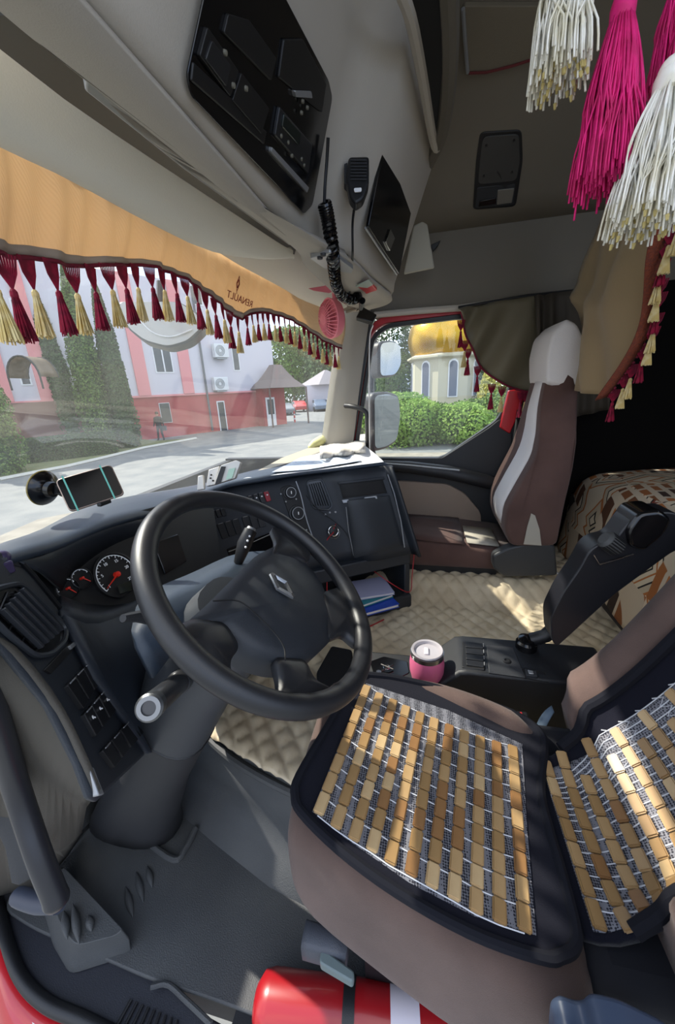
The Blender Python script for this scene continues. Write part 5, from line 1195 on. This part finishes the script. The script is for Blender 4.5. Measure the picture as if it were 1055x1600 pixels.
# --- fan
fc = at(515, 498, d=1.55); t = thing('clip_fan', 'pink clip-on fan hanging below the overhead console at the windscreen corner', 'fan', fc)
pinkf = mat('fan_pink', 'e07a84', .45); fax = (at(470, 500, d=1.5)-fc); fax = (V((-.62, .72, -.1))).normalized()
fq = fax.to_track_quat('Z', 'Y').to_matrix()
make('rear_shell', MB().lathe([(.072, 0), (.073, -.02), (.066, -.035), (.04, -.045), (.001, -.047)], fc, fax, 32), pinkf, t)
mb = MB()
for k in range(28):
    a = 2*pi*k/28; mb.tube([fc+fq @ V((r_*cos(a+r_*3), r_*sin(a+r_*3), h_)) for r_, h_ in ((.020, .030), (.04, .029), (.06, .018), (.072, 0))], .0022, 5)
mb.torus(.020, .003, fc+fax*.030, fax, 20, 6); mb.torus(.045, .0015, fc+fax*.027, fax, 28, 5); mb.torus(.0725, .004, fc, fax, 36, 8); make('grille', mb, pinkf, t)
make('hub', MB().lathe([(.018, .024), (.018, .032), (.001, .034)], fc, fax, 20), pinkf, t)
mb = MB()
for k in range(5):
    a = 2*pi*k/5; mb.loft([[fc+fq @ V((r_*cos(a+s_), r_*sin(a+s_), h_+o_)) for r_, s_, h_ in ((.015, 0, .005), (.055, -.3, .0), (.058, .35, .015), (.015, .5, .015))] for o_ in (0, .002)])
make('blades', mb, mat('fan_blade', 'a84a58', .5), t)
make('neck', MB().tube([fc-fax*.03+V((0, 0, .05)), at(522, 448, d=1.62), at(528, 438, d=1.6)], [.012, .010, .012], 10), pinkf, t)
make('clip', MB().prism(roundpoly([at(*p, d=1.58) for p in [(489, 454), (515, 458), (530, 450), (548, 440), (540, 434), (522, 442), (515, 450)]], .004), (0, .02, .01)), pinkf, t, bevel=.002)
# --- dash cam / mirror bracket at pillar top
t = thing('camera_box', 'small black box on a bracket at the top of the windscreen pillar', 'box', at(571, 497, d=1.6)); 
make('body', MB().prism([at(*p, d=1.66) for p in [(556, 501), (565, 484), (588, 497), (582, 509)]], -F_*.03), gloss_black, t, bevel=.003)
make('bracket', MB().tube([at(565, 490, d=1.68), at(562, 474, d=1.68), at(566, 465, d=1.68)], .008, 8), black, t)
cable([at(583, 508, d=1.66), at(578, 530, d=1.7), at(577, 600, d=1.8), at(578, 700, d=2.0), at(580, 716, d=2.02)], .003, mat('white_cable', 'c9c7c3', .5), 'thin white cable running down the passenger windscreen pillar')
# --- CB microphone and coiled cable
cface = (on(cbv, 558, 290)[0]-CAM).dot(F_); MD = cface-.055; mc = at(558, 280, d=MD); t = thing('radio_microphone', 'black hand microphone hanging from the overhead console', 'microphone', mc)
ups = -( -V((0, 0, 1))); fr_n = (CAM-mc).normalized(); sx = R_.copy()
def mq(px, py, d=1.22): return at(px, py, d=MD+(d-1.22))
make('body', MB().prism(roundpoly([mq(*p) for p in [(545, 244), (577, 243), (577, 285), (568, 310), (556, 318), (547, 308), (540, 275)]], .008), F_*.03), black, t, bevel=.007, seg=4)
mb = MB()
for k in range(7): mb.tube([mq(548, 250+k*5, 1.216), mq(573, 250+k*5, 1.216)], .0012, 5)
make('grille', mb, dark, t); make('badge', MB().prism(roundpoly([mq(*p, 1.217) for p in [(553, 295), (565, 294), (565, 300), (554, 301)]], .003), -F_*.002), paper, t)
make('push_key', MB().prism(roundpoly([mq(*p, 1.23) for p in [(538, 256), (543, 254), (543, 290), (538, 285)]], .002), F_*.02), dark, t, bevel=.002)
def cdp(px, py, o=.03): return at(px, py, d=(on(cbv, px, py)[0]-CAM).dot(F_)-o)
cable([mq(555, 316, 1.235), cdp(551, 350), cdp(551, 400), at(549, 440, d=1.34), at(546, 458, d=1.38)], .0035, black, 'straight black cable hanging from the hand microphone')
# coiled cord
def cdu(px, py, o=.035):
    hh = [h_[0] for h_ in (b_.ray_cast(CAM, ray(px, py)) for b_ in (cbv, ubv)) if h_[0] is not None]
    return at(px, py, d=(min([(h_-CAM).dot(F_) for h_ in hh]) if hh else 1.3)-o)
cp = cr_path([cdp(507, 318, .05), cdp(513, 345, .055), cdp(519, 385, .06), cdu(522, 420, .075), cdu(526, 446, .085), cdu(536, 463, .09), cdu(552, 468, .09), cdu(560, 462, .08)], 400)
hel = []; tt_ = cp[1]-cp[0]
for i in range(0, 400):
    t_ = (cp[min(i+1, 399)]-cp[max(i-1, 0)]).normalized(); a_ = t_.cross(V((0, 1, 0))).normalized(); b_ = t_.cross(a_); ph = 2*pi*i*42/400*1.0
    hel.append((t_, a_, b_))
hp2 = []
M_ = 42*14
for i in range(M_):
    f = i/(M_-1)*399; k = int(f); t_, a_, b_ = hel[k]; ph = 2*pi*42*i/(M_-1); p = lerp(cp[k], cp[min(k+1, 399)], f-k); hp2.append(p+(a_*cos(ph)+b_*sin(ph))*.0135)
t = thing('coiled_cord', 'thick black coiled cord hanging from the radio bay and bending to the pillar', 'cord', cp[0])
make('coil', MB().tube(hp2, .0055, 6), gloss_black, t)
make('straight_end', MB().tube(cr_path([CP.h(513, 215, .02), cdp(511, 250, .03), cdp(508, 290, .035), cp[0]], 14), .004, 8), black, t)
make('plug', MB().tube([cp[-1], at(566, 470, d=1.35), at(564, 482, d=1.5)], [.010, .012, .008], 10), black, t)
# --- phone in holder on the windscreen
phc = at(137, 765, d=.98); e1 = at(187, 745, d=.985)-at(100, 785, d=.96); 
t = thing('phone_holder', 'black suction phone holder stuck to the windscreen', 'phone holder', wsat(66, 762, .02))
sc_, sn = wsat(66, 762, .008), None; wn = V((.0, -1, -.15)).normalized()
make('suction_cup', MB().lathe([(.036, 0), (.037, .006), (.030, .014), (.018, .020), (.016, .030), (.001, .032)], sc_, wn, 32), gloss_black, t)
make('cup_edge', MB().torus(.0365, .002, sc_+wn*.003, wn, 32, 6), mat('cup_edge_amber', '9c8a4a', .4, transl=.3), t)
pm = at(128, 766, d=.90)
make('arm', MB().tube([sc_+wn*.03, lerp(sc_+wn*.03, pm, .5)+V((0, -.01, 0)), pm], [.010, .009, .010], 10), black, t)
make('ball_joint', MB().ball(lerp(sc_+wn*.03, pm, .35), .016), gloss_black, t)
PQ = [at(86, 747, d=.77), at(176, 729, d=.82), at(193, 770, d=.82), at(110, 805, d=.77)]
c = sum(PQ, V())/4; ex = (PQ[1]-PQ[0]+PQ[2]-PQ[3]).normalized(); ey = (PQ[0]-PQ[3]); ey = (ey-ex*ey.dot(ex)).normalized(); ez = ex.cross(ey); ez = ez if ez.dot(CAM-c) > 0 else -ez
wd, hg = ((PQ[1]-PQ[0]).length+(PQ[2]-PQ[3]).length)/2, ((PQ[0]-PQ[3]).length+(PQ[1]-PQ[2]).length)/2
ph = thing('smartphone', 'smartphone with dark screen held sideways in the windscreen holder', 'phone', c)
def rr(cx, cy, w_, h_, z, r): return roundpoly([c+ex*(cx+sx_*w_/2)+ey*(cy+sy_*h_/2)+ez*z for sx_, sy_ in ((-1, -1), (1, -1), (1, 1), (-1, 1))], r, 6)
make('body', MB().prism(rr(0, 0, wd, hg, -.004, .010), ez*.008), mat('phone_gold', 'a08c80', .3, .6), ph, bevel=.002, seg=3)
make('screen', MB().prism(rr(0, 0, wd-.004, hg-.004, .004, .009), ez*.0008), mat('phone_screen', '0a0a0c', .12, spec=.15), ph)
make('backplate', MB().box(c-ez*.010, (.001, .001, .001)).prism(rr(-.005, 0, wd*.55, hg*.9, -.014, .006), ez*.008), black, t, bevel=.002)
for sx_ in (-.36, .30):
    make('rubber_band', MB().prism([c+ex*(wd*sx_+a_)+ey*(b_*(hg/2+.003))+ez*.006 for a_, b_ in ((-.0015, -1), (.0015, -1), (.0015, 1), (-.0015, 1))], ez*.0012), mat('band_teal', '5fb0a0', .5), t)
make('clamp', MB().box(c-ey*(hg/2+.003)+ex*.01, (.03, .01, .008)), black, t, bevel=.002)
# --- things on the dashboard top
def standbox(pxs, d, dep, m, bev=.002): return MB().prism([at(*p, d=d) for p in pxs], F_*dep)
db = at(350, 752, d=1.10)
t = thing('toll_display', 'small white toll unit with green display leaning on the dashboard top', 'toll unit', db)
make('body', MB().prism(roundpoly([at(*p, d=1.12) for p in [(335, 757), (345, 727), (369, 719), (376, 722), (367, 747)]], .003), F_.normalized()*.02), mat('unit_white', 'cfccc6', .4), t, bevel=.002)
make('dark_side', MB().prism([at(*p, d=1.117) for p in [(336, 757), (346, 729), (353, 729), (345, 755)]], -F_*.002), black, t)
make('display', MB().prism([at(*p, d=1.115) for p in [(353, 750), (358, 733), (368, 731), (363, 747)]], -F_*.002), mat('display_green', 'a9c8b4', .3), t)
make('unit_base', MB().prism([at(*p, d=1.14) for p in [(322, 760), (326, 734), (343, 728), (336, 757)]], F_*.02), mat('unit_white', 'cfccc6', .4), t, bevel=.002)
for a_, b_ in ((330, 742), (333, 751), (329, 747)): make('button', MB().ball(at(a_, b_, d=1.138), .003, 8, 6), black, t)
make('toll_tag', standbox([(308, 766), (309, 744), (317, 742), (319, 764)], 1.16, .015, None), mat('unit_white', 'cfccc6', .4), bevel=.002, label='small white upright tag left of the toll unit on the dashboard', cat='tag')
def sheet(pxs, z, label, m=paper, lift=0, th=.0012): return make('paper_sheet', MB().prism([at(a, b, z=z+l_) for a, b, l_ in pxs], (0, 0, th)), m, smooth=False, label=label, cat='paper')
pap2 = mat('paper_print', 'd5dde6', .8, var=(30, 'b9c6d6', .45, .55))
sheet([(380, 748, .0), (455, 730, .0), (500, 708, .01), (562, 690, .02), (590, 712, .0), (600, 722, 0), (470, 738, .0)], 1.034, 'large white paper sheet covering the dashboard top by the pillar')
sheet([(425, 738, 0), (470, 715, 0), (535, 702, .0), (565, 720, 0), (480, 734, 0)], 1.042, 'pale printed sheet lying on the white papers on the dashboard', pap2)
sheet([(395, 740, 0), (470, 718, .0), (545, 688, 0), (520, 686, 0), (440, 716, 0)], 1.036, 'long beige cardboard strip below the windscreen in front of the papers', mat('cardboard_pale', 'b3aa98', .9))
mb = MB().grid([[at(500+i*5.5, 718-j*6-i*.8, z=1.045+.028*sin(j*.9)+.008*sin(i*1.1+j)) for i in range(14)] for j in range(6)]); make('folded_cloth', mb, mat('cloth_white', 'd3cdc2', .9, bump=(30, .6)), solid=.004, fixn=False, angle=180, label='crumpled white cloth at the foot of the passenger pillar on the dashboard', cat='cloth')
make('plastic_bag', MB().ball(at(499, 690, z=1.06), (.10, .035, .028), 20, 12, Matrix.Rotation(radians(-25), 3, 'Z') @ Matrix.Rotation(radians(-14), 3, 'Y')), mat('bag_yellow', 'c9c488', .5, bump=(60, .8)), label='pale yellow rolled bag on the dashboard near the pillar', cat='bag')
# --- exterior mirrors
mm = mat('mirror_glass', '9a9fa3', .02, 1); mh = mat('mirror_housing', '4c4b4e', .5)
ms = thing('side_mirrors', 'dark exterior door mirrors, a tall flat one below a smaller convex one', 'mirror', at(600, 700, x=1.30))
def mirror(pxs, x, nm, thick=.09, tint=mm):
    pts = roundpoly([at(a, b, x=x) for a, b in pxs], .035, 5); c = sum(pts, V())/len(pts)
    # the face is turned towards the driver
    h = make(nm, MB().prism(pts, (thick, .0, 0)), mh, ms, bevel=.015, seg=3)
    make('mirror_face', MB().prism([lerp(c, p, .90)-V((.001, 0, 0)) for p in pts], (-.004, 0, 0)), tint, h, smooth=False)
    return h
def tmir(pxs, d, nm):
    pts0 = [at(a, b, d=d) for a, b in pxs]; c = sum(pts0, V())/len(pts0); nrm = V((-.62, -.78, .02)).normalized()
    P_ = PL(c, c+nrm.cross(V((0, 0, 1))), c+V((0, 0, 1))); pts = roundpoly([P_.h(a, b) for a, b in pxs], .04, 5); c = sum(pts, V())/len(pts)
    h = make(nm, MB().prism(pts, -nrm*.08), mh, ms, bevel=.015, seg=3)
    make('mirror_face', MB().prism([lerp(c, p, .90)+nrm*.0005 for p in pts], nrm*.004), mm, h, smooth=False); return h
tmir([(582, 614), (606, 611), (624, 617), (627, 650), (621, 690), (603, 702), (583, 706)], 2.45, 'flat_mirror')
tmir([(592, 534), (612, 531), (626, 537), (628, 570), (618, 588), (592, 591)], 2.45, 'convex_mirror')
make('mirror_arm', MB().tube([at(585, 522, d=2.5), at(580, 600, d=2.55), at(580, 700, d=2.5), at(590, 735, d=2.4)], .022, 10), mh, ms)
# body panel outside the passenger door, seen in the mirrors
make('cab_side', MB().box((1.16, -.55, -.1), (.03, 1.9, 2.0)), red_paint, smooth=False, label='red painted outer side of the cab, seen in the door mirrors', cat='body panel')
fm = [(182, 470), (190, 498), (200, 514), (225, 533), (262, 543), (295, 534), (320, 510), (312, 490), (280, 470)]
t = thing('front_mirror', 'pale wedge shaped front mirror hanging outside the top of the windscreen', 'mirror', at(255, 510, d=1.75))
pts = roundpoly([at(a, b, d=1.75) for a, b in fm], .03, 4); c = sum(pts, V())/len(pts)
make('housing', MB().prism(pts, F_*.07), mat('mirror_shell', '54585c', .5), t, bevel=.01); make('mirror_face', MB().prism([lerp(c, p, .94)-F_*.002 for p in pts], F_*.003), mat('mirror_reflection', 'b9b8b4', .25), t)  # pale face colour paints the ground reflected in the mirror
make('reflected_line', MB().tube(cr_path([at(a, b, d=1.742) for a, b in ((218, 500), (240, 520), (268, 526), (300, 515))], 12), .003, 5), paper, t)  # white line painted as part of the reflection
make('mirror_arm', MB().tube([at(250, 440, d=1.78), at(250, 495, d=1.80)], .015, 8), black, t)
t = thing('shipping_container', 'blue container standing on the yard behind the lorry, seen in the door mirror', 'container', V((1.8, -30, GZ)))
make('body', MB().box((1.8, -31, GZ+1.3), (4.5, 6, 2.6)), mat('container_blue', '2a55a0', .5, wave=(3, .5, 'X')), t); make('door', MB().box((1.8, -27.97, GZ+1.3), (4.2, .06, 2.4)), mat('container_blue2', '34609f', .5), t)
# --- door curtain
olive = mat('olive_curtain', '5f5742', .65, bump=(200, .1), sheen=.1)
def curtain(toppx, botpx, x, n, m, folds, amp, name, label, cat='curtain', rows_=16, group=None, par=None, **k):
    a = cr_path([at(p[0], p[1], x=x) for p in toppx], n); b = cr_path([at(p[0], p[1], x=x) for p in botpx], n); rr_ = []
    for j in range(rows_):
        t = j/(rows_-1); r_ = []
        for i in range(n):
            s = i/(n-1); p = lerp(a[i], b[i], t); f = amp*sin(folds*2*pi*s+1.2*t+.6*sin(5*s))*(.5+.5*t)+amp*.5*sin(folds*5*s+3*t)
            r_.append(p+V((-f-.02*sin(pi*t), 0, 0)))
        rr_.append(r_)
    return make(name, MB().grid(rr_), m, par, solid=.003, fixn=False, angle=180, label=label, cat=cat), rr_
cu_, rr1 = curtain([(716, 482), (760, 474), (820, 464), (870, 457), (935, 452)], [(720, 490), (738, 548), (772, 592), (835, 613), (900, 600)], XR-.06, 60, olive, 4, .024, 'cloth', None, None)
cur = thing('door_curtain', 'dark olive curtain swept back over the passenger door window', 'curtain', rr1[0][30])
cu_.parent = cur; cu_.location = WL[cu_.name]-WL[cur.name]
if 'category' in cu_: del cu_['category']
make('edge_braid', MB().tube([p+V((-.004, 0, 0)) for p in rr1[-1][:48]], .005, 6), mat('braid', '6a0f2a', .9), cur)
make('rail', MB().tube([rr1[0][0]+V((0, 0, .005)), rr1[0][30]+V((0, 0, .005)), rr1[0][-1]+V((0, 0, .005))], .006, 8), black, cur)
for k, (px, py, red) in enumerate([(721, 500, 1), (727, 532, 0), (732, 545, 1), (747, 572, 1), (769, 600, 1), (785, 604, 0), (815, 612, 1), (822, 612, 0)]):
    inst('tassel', (T_red if red else T_cre)[k % 3], cur, Matrix.Translation(at(px, py, x=XR-.075)) @ Matrix.Rotation(1.4, 4, 'Z') @ Matrix.Diagonal((1.15, 1.15, 1.0, 1)), 'crimson tassel' if red else 'cream tassel with crimson top')
cu2, rr2 = curtain([(835, 462), (870, 457), (905, 453), (950, 450)], [(838, 640), (870, 650), (905, 650), (950, 640)], XR-.12, 50, mat('dark_curtain', '3a3329', .8), 5, .02, 'side_curtain', 'dark gathered curtain hanging straight behind the passenger headrest')
# --- bunk curtain (golden brown) with brocade trim
goldb = mat('bunk_curtain_cloth', '937e5c', .7, bump=(150, .1), sheen=.15)
Lp = [(990, 230), (955, 300), (936, 365), (912, 430), (902, 480), (904, 540), (906, 606)]; Rp = [(1120, 230), (1085, 300), (1050, 372), (1022, 440), (996, 510), (968, 572), (945, 620)]
n = 40; a = cr_path([at(*p, y=-.66) for p in Lp], n); b = cr_path([at(*p, y=-.60) for p in Rp], n); rr_ = []
for i in range(n):
    t = i/(n-1); r_ = []
    for j in range(24):
        s = j/23; f = .03*sin(pi*s)+.018*sin(7*s+5*t)+.03*math.exp(-((t-.62)/.05)**2)*(1-s)+.012*sin(17*s-9*t)
        r_.append(lerp(a[i], b[i], s)+V((-.01, f, 0)))
    rr_.append(r_)
bc = thing('bunk_curtain', 'golden brown curtain tied back in front of the bunk with brocade edge and tassels', 'curtain', rr_[0][12])
make('cloth', MB().grid(rr_), goldb, bc, solid=.003, fixn=False, angle=180)
br = [r_[-1] for r_ in rr_]; tcm = lambda p: (CAM-p).normalized()*.012
make('brocade_trim', MB().grid([[p+tcm(p)+V((.0, -.008, 0)) for p in br], [p+tcm(p)+V((-.006, .030, -.010)) for p in br]]), mat('brocade', '6b3324', .8, var=(160, '7e3a22', .45, .55), bump=(300, .8)), bc, solid=.003, fixn=False, angle=180)
mb = MB()
for k in range(40): 
    p = br[k]; mb.ball(p+tcm(p)+V((.0, -.010, 0)), .0045, 6, 4)
make('cord_edge', mb, mat('braid', '6a0f2a', .9), bc)
for k in range(13):
    i = 6+int(k*2.6); red = k % 3 == 0
    inst('tassel', (T_red if red else T_cre)[k % 3], bc, Matrix.Translation(br[min(i, 39)]+V((.0, -.010, -.005))) @ Matrix.Rotation(1.2, 4, 'Z') @ Matrix.Diagonal((1.0, 1.0, .8, 1)), 'crimson tassel' if red else 'cream tassel with crimson top')
# --- large tassels near the camera
def big_tassel(px0, py0, px1, py1, d, r0, r1, m, label, seed, n=190, neck=True, frayed=None):
    rnd = random.Random(seed); top = at(px0, py0, d=d); b0 = at(px1, py1, d=d); L = (top-b0).length
    t = thing('tassel', label, 'tassel', top, 'large tassels hanging in the top right corner'); dn_ = (b0-top).normalized()
    dn_ = (dn_*.5+V((0, 0, -1))*.5).normalized(); mb = MB(); tips = MB()
    e1_ = dn_.cross(V((1, 0, 0))).normalized(); e2_ = dn_.cross(e1_)
    for k in range(n):
        a_ = rnd.uniform(0, 2*pi); q = rnd.random()**.5; l_ = L*rnd.uniform(.88, 1.04)*(1.08 if rnd.random() < .04 else 1); dr_ = e1_*cos(a_)+e2_*sin(a_); dr2 = e1_*cos(a_+rnd.gauss(0, .25))+e2_*sin(a_+rnd.gauss(0, .25)); w1 = rnd.uniform(-1, 1)*.003; w2 = rnd.uniform(-1, 1)*.003
        pts = [top+dr_*r0*q*.9, top+dn_*l_*.25+dr_*(r0+(r1-r0)*.45)*q, top+dn_*l_*.5+dr_*(r0+(r1-r0)*.72)*q+e1_*w1, top+dn_*l_*.75+dr2*(r0+(r1-r0)*.9)*q+e2_*w2, top+dn_*l_+dr2*r1*q*1.02]
        mb.tube(cr_path(pts, 9), .00125*d/.42, 4)
        if frayed and q < .75 and rnd.random() < .35: tips.tube([pts[-1], pts[-1]+dn_*.006+dr2*.001], [.0022, .0012], 4)
    make('strands', mb, m, t, angle=180, fixn=False)
    if tips.v: make('frayed_tips', tips, frayed, t, fixn=False)
    if neck:
        make('neck_wrap', MB().lathe([(r0*.8, .012), (r0*1.12, .008), (r0*1.15, -.006), (r0*1.02, -.012)], top, dn_, 20), m, t); make('knot', MB().ball(top-dn_*.012, (r0*1.0, r0*1.0, r0*1.1)), m, t)
        make('hanging_loop', MB().tube([top-dn_*.02, top-dn_*.10], .002, 6), m, t)
mag = mat('tassel_magenta', 'e3187a', .6, transl=.15, var=(40, 'c2105f', .4, .6)); wht = mat('tassel_white', 'f6f4ea', .6, transl=.15, var=(30, 'e4dec6', .45, .62)); ylw = mat('tassel_yellowed', 'b5a468', .8)
big_tassel(888, -75, 883, 100, .42, .016, .034, wht, 'white silky tassel hanging first from the left at the top edge', 5, 260, frayed=ylw)
big_tassel(973, 22, 953, 268, .42, .011, .032, mag, 'magenta tassel hanging in the middle at the top right', 6, 300)
big_tassel(1048, 135, 1008, 330, .40, .014, .040, wht, 'white silky tassel hanging lowest at the right edge', 7, 320, frayed=ylw)
big_tassel(1066, -30, 1062, 110, .46, .010, .024, mag, 'magenta tassel cut off by the right edge above the white one', 8, 140)
# --- passenger seat
ps = thing('passenger_seat', 'passenger seat with brown velour cover and white headrest cloth', 'seat', V((.79, -.35, TZ)))
def pcv(pxs): return [at(a+(14*ss((640-b)/40)*ss((885-a)/25)), b, x=.56+.115*ss((700-b)/90)) for a, b in pxs]
prf = roundpoly(pcv([(840, 560), (848, 528), (862, 512), (878, 507), (893, 514), (903, 540), (905, 600), (902, 680), (892, 740), (880, 790), (868, 852), (796, 852), (787, 827), (789, 799), (806, 765), (834, 716), (843, 680), (843, 640), (839, 590)]), .03, 3)
c_ = sum(prf, V())/len(prf)
def xt(x, z):
    k = ss((z-1.02)/.30); return lerp(x, .66+(x-.535)/(1.0-.535)*.25, k)
rings = []
for x, s in ((.535, .90), (.543, .965), (.56, .99), (.60, 1.0), (.75, .99), (.92, 1.0), (.97, .99), (.99, .96), (1.0, .90)):
    rings.append([V((xt(x, p.z), c_.y+(p.y-c_.y)*s-.0, c_.z+(p.z-c_.z)*(1-(1-s)*.35))) for p in prf])
make('backrest', MB().loft(rings), brown2, ps, angle=180)
cap = roundpoly(pcv([(837, 590), (837, 556), (845, 524), (860, 509), (878, 503), (896, 510), (908, 538), (912, 606), (880, 606), (838, 598)]), .02, 3); cc_ = sum(cap, V())/len(cap)
rings = [[V((xt(x, p.z), cc_.y+(p.y-cc_.y)*s, cc_.z+(p.z-cc_.z)*s)) for p in cap] for x, s in ((.47, .88), (.478, .98), (.51, 1.05), (.75, 1.06), (1.0, 1.05), (1.035, .98), (1.045, .88))]
hc = make('headrest_cover', MB().loft(rings), white_cloth, ps, angle=180, label='white headrest cloth')
sc1 = [at(852, 588, x=.650), at(870, 592, x=.648), at(905, 594, x=.650)]; make('hem', MB().tube(sc1, .003, 6), white_cloth, hc)
q = at(862, 563, x=.645); make('emblem', MB().prism([q+V((0, a_, b_)) for a_, b_ in ((0, -.02), (.008, .004), (.003, .006), (0, -.006), (-.003, .006), (-.008, .004))], (-.002, 0, 0)), black, hc)
fl = cr_path(pcv([(838, 596), (842, 640), (842, 680), (832, 716), (804, 765), (788, 798), (790, 826)]), 20)
make('front_panel', MB().grid([[V((xt(x, p.z), p.y+.008-(.010 if x in (.61, .82) else 0), p.z)) for p in fl] for x in (.61, .64, .72, .79, .82)]), white_cloth, ps, solid=.004, fixn=False, angle=180, label='pale centre panel of the backrest')
make('cut_out', MB().prism([at(*p, x=.532) for p in [(818, 850), (824, 822), (830, 802), (836, 805), (843, 827), (846, 852)]], (-.004, 0, 0)), mat('pale_cloth_and_sun', 'a39d90', .9), ps, label='pale wedge of bare cloth')
# cushion
rings = []
for y, k, dz in ((.12, .85, -.05), (.11, .95, -.02), (.08, 1, -.005), (.0, 1, 0), (-.15, 1, .0), (-.3, 1, -.005), (-.46, 1, -.01)):
    rings.append(sup(.825, .225*k, .45+(.03 if k < .9 else 0), .600+dz+.09*(y+.15), y, .35))
make('cushion', MB().loft(rings), brown2, ps, angle=180)
make('seat_cloth', MB().grid([[V((x, y, .604+.09*(y+.15)+.006*sin(x*30+y*12)+.004*sin(y*40))) for y in (.08, .0, -.08, -.16, -.22)] for x in (.60, .66, .74, .82, .9, .98)]), brown2, ps, solid=.004, fixn=False, angle=180)
make('sunlit_patch', MB().grid([[V((x, y, .606+.09*(y+.15))) for y in (-.23, -.3, -.38)] for x in (.62, .7, .78, .86)]), mat('pale_cloth_and_sun', 'a39d90', .9), ps, solid=.006, fixn=False)  # pale patch paints the sunlit rear part of the cushion
make('recliner_cover', MB().prism(roundpoly([at(*p, x=.55) for p in [(795, 856), (830, 848), (868, 852), (872, 900), (788, 902), (770, 888), (770, 868)]], .02), (.06, 0, 0)), mat('recliner_dark', '2e3032', .5), ps, bevel=.01, seg=3)
make('base', MB().box((.82, -.15, .44), (.38, .46, .06)), black, ps)
make('seat_belt', MB().grid([[at(808, 640, x=XR-.04), at(800, 700, x=XR-.05), at(790, 780, x=XR-.06)], [at(816, 642, x=XR-.04), at(808, 700, x=XR-.05), at(797, 780, x=XR-.06)]]), mat('belt_black', '1a1a1c', .7), solid=.002, fixn=False, label='dark seat belt hanging down the rear door pillar beside the passenger seat', cat='seat belt')
# --- bunk with patterned blanket
bm_ = bpy.data.materials.new('blanket_pattern'); bm_.use_nodes = True; n = bm_.node_tree.nodes; l = bm_.node_tree.links; b = n['Principled BSDF']; b.inputs['Roughness'].default_value = .95
tc = n.new('ShaderNodeTexCoord'); mp = n.new('ShaderNodeMapping'); mp.inputs['Scale'].default_value = (4.6, 4.0, 4.0); mp.inputs['Rotation'].default_value = (0, 0, radians(8))
vo = n.new('ShaderNodeTexVoronoi'); vo.distance = 'MANHATTAN'; vo.inputs['Scale'].default_value = 1.0; vo.inputs['Randomness'].default_value = .45
rp = n.new('ShaderNodeValToRGB'); rp.color_ramp.interpolation = 'CONSTANT'; cs = [(0, '2a1d18'), (.06, 'b9a992'), (.11, '6e2f1d'), (.17, '14110f'), (.21, 'c9baa0'), (.36, '14110f'), (.40, 'c9baa0'), (.50, 'a5632f'), (.54, 'c9baa0'), (.66, '14110f'), (.70, 'b3a48a'), (.84, 'a5632f'), (.90, 'c9baa0')]
e = rp.color_ramp.elements; e[0].color = (*hx(cs[0][1]), 1); e[1].position = .06; e[1].color = (*hx(cs[1][1]), 1)
for p, c in cs[2:]: q = e.new(p); q.color = (*hx(c), 1)
ck = n.new('ShaderNodeTexBrick'); ck.inputs['Scale'].default_value = 1.3; ck.inputs['Color1'].default_value = (*hx('14110f'), 1); ck.inputs['Color2'].default_value = (*hx('a5632f'), 1); ck.inputs['Mortar'].default_value = (*hx('b9a992'), 1); ck.inputs['Mortar Size'].default_value = .06
ns = n.new('ShaderNodeTexChecker'); ns.inputs['Scale'].default_value = .9; mx = n.new('ShaderNodeMix'); mx.data_type = 'RGBA'
l.new(tc.outputs['Object'], mp.inputs[0]); l.new(mp.outputs[0], vo.inputs['Vector']); l.new(vo.outputs['Distance'], rp.inputs['Fac']); l.new(mp.outputs[0], ck.inputs['Vector']); l.new(mp.outputs[0], ns.inputs['Vector'])
l.new(ns.outputs['Fac'], mx.inputs['Factor']); l.new(rp.outputs['Color'], mx.inputs[6]); l.new(ck.outputs['Color'], mx.inputs[7]); l.new(mx.outputs[2], b.inputs['Base Color'])
bd_ = thing('bunk', 'bunk bed behind the seats covered with a patterned brown blanket', 'bed', V((.4, -1.1, TZ)))
bp_ = [(-1.5, .88), (-1.2, .89), (-.98, .89), (-.89, .88), (-.83, .84), (-.80, .74), (-.785, .60), (-.78, .50), (-.775, .43)]
rows = []
for i in range(40):
    x = -.35+1.40*i/39; rows.append([V((x, y-.012*sin(x*9+z*6)*(1 if z < .75 else .3), z+.010*sin(x*7+y*9)*(1 if z > .7 else 0)-(max(0, x-.93)**2)*8)) for y, z in [(q.x, q.y) for q in cr_path([V((a_, b_, 0)) for a_, b_ in bp_], 26)]])
make('blanket', MB().grid(rows), bm_, bd_, solid=.01, fixn=False, angle=180)
make('mattress', MB().box((.35, -1.16, .55), (1.38, .72, .40)), mat('mattress_dark', '2a2624', .9), bd_, bevel=.03)
make('red_garment', MB().ball(V((.55, -1.35, 1.42)), (.16, .08, .10), 20, 12), mat('garment_red', '8e1c20', .9, bump=(20, 1)), label='red garment hanging in the dark back of the bunk', cat='garment')
make('carry_strap', MB().tube(cr_path([at(865, 885, x=.6), at(870, 895, x=.58), at(885, 902, x=.56), at(895, 903, x=.55)], 10), .004, 6), silver, label='thin pale strap on the quilted cover at the foot of the bunk', cat='strap')
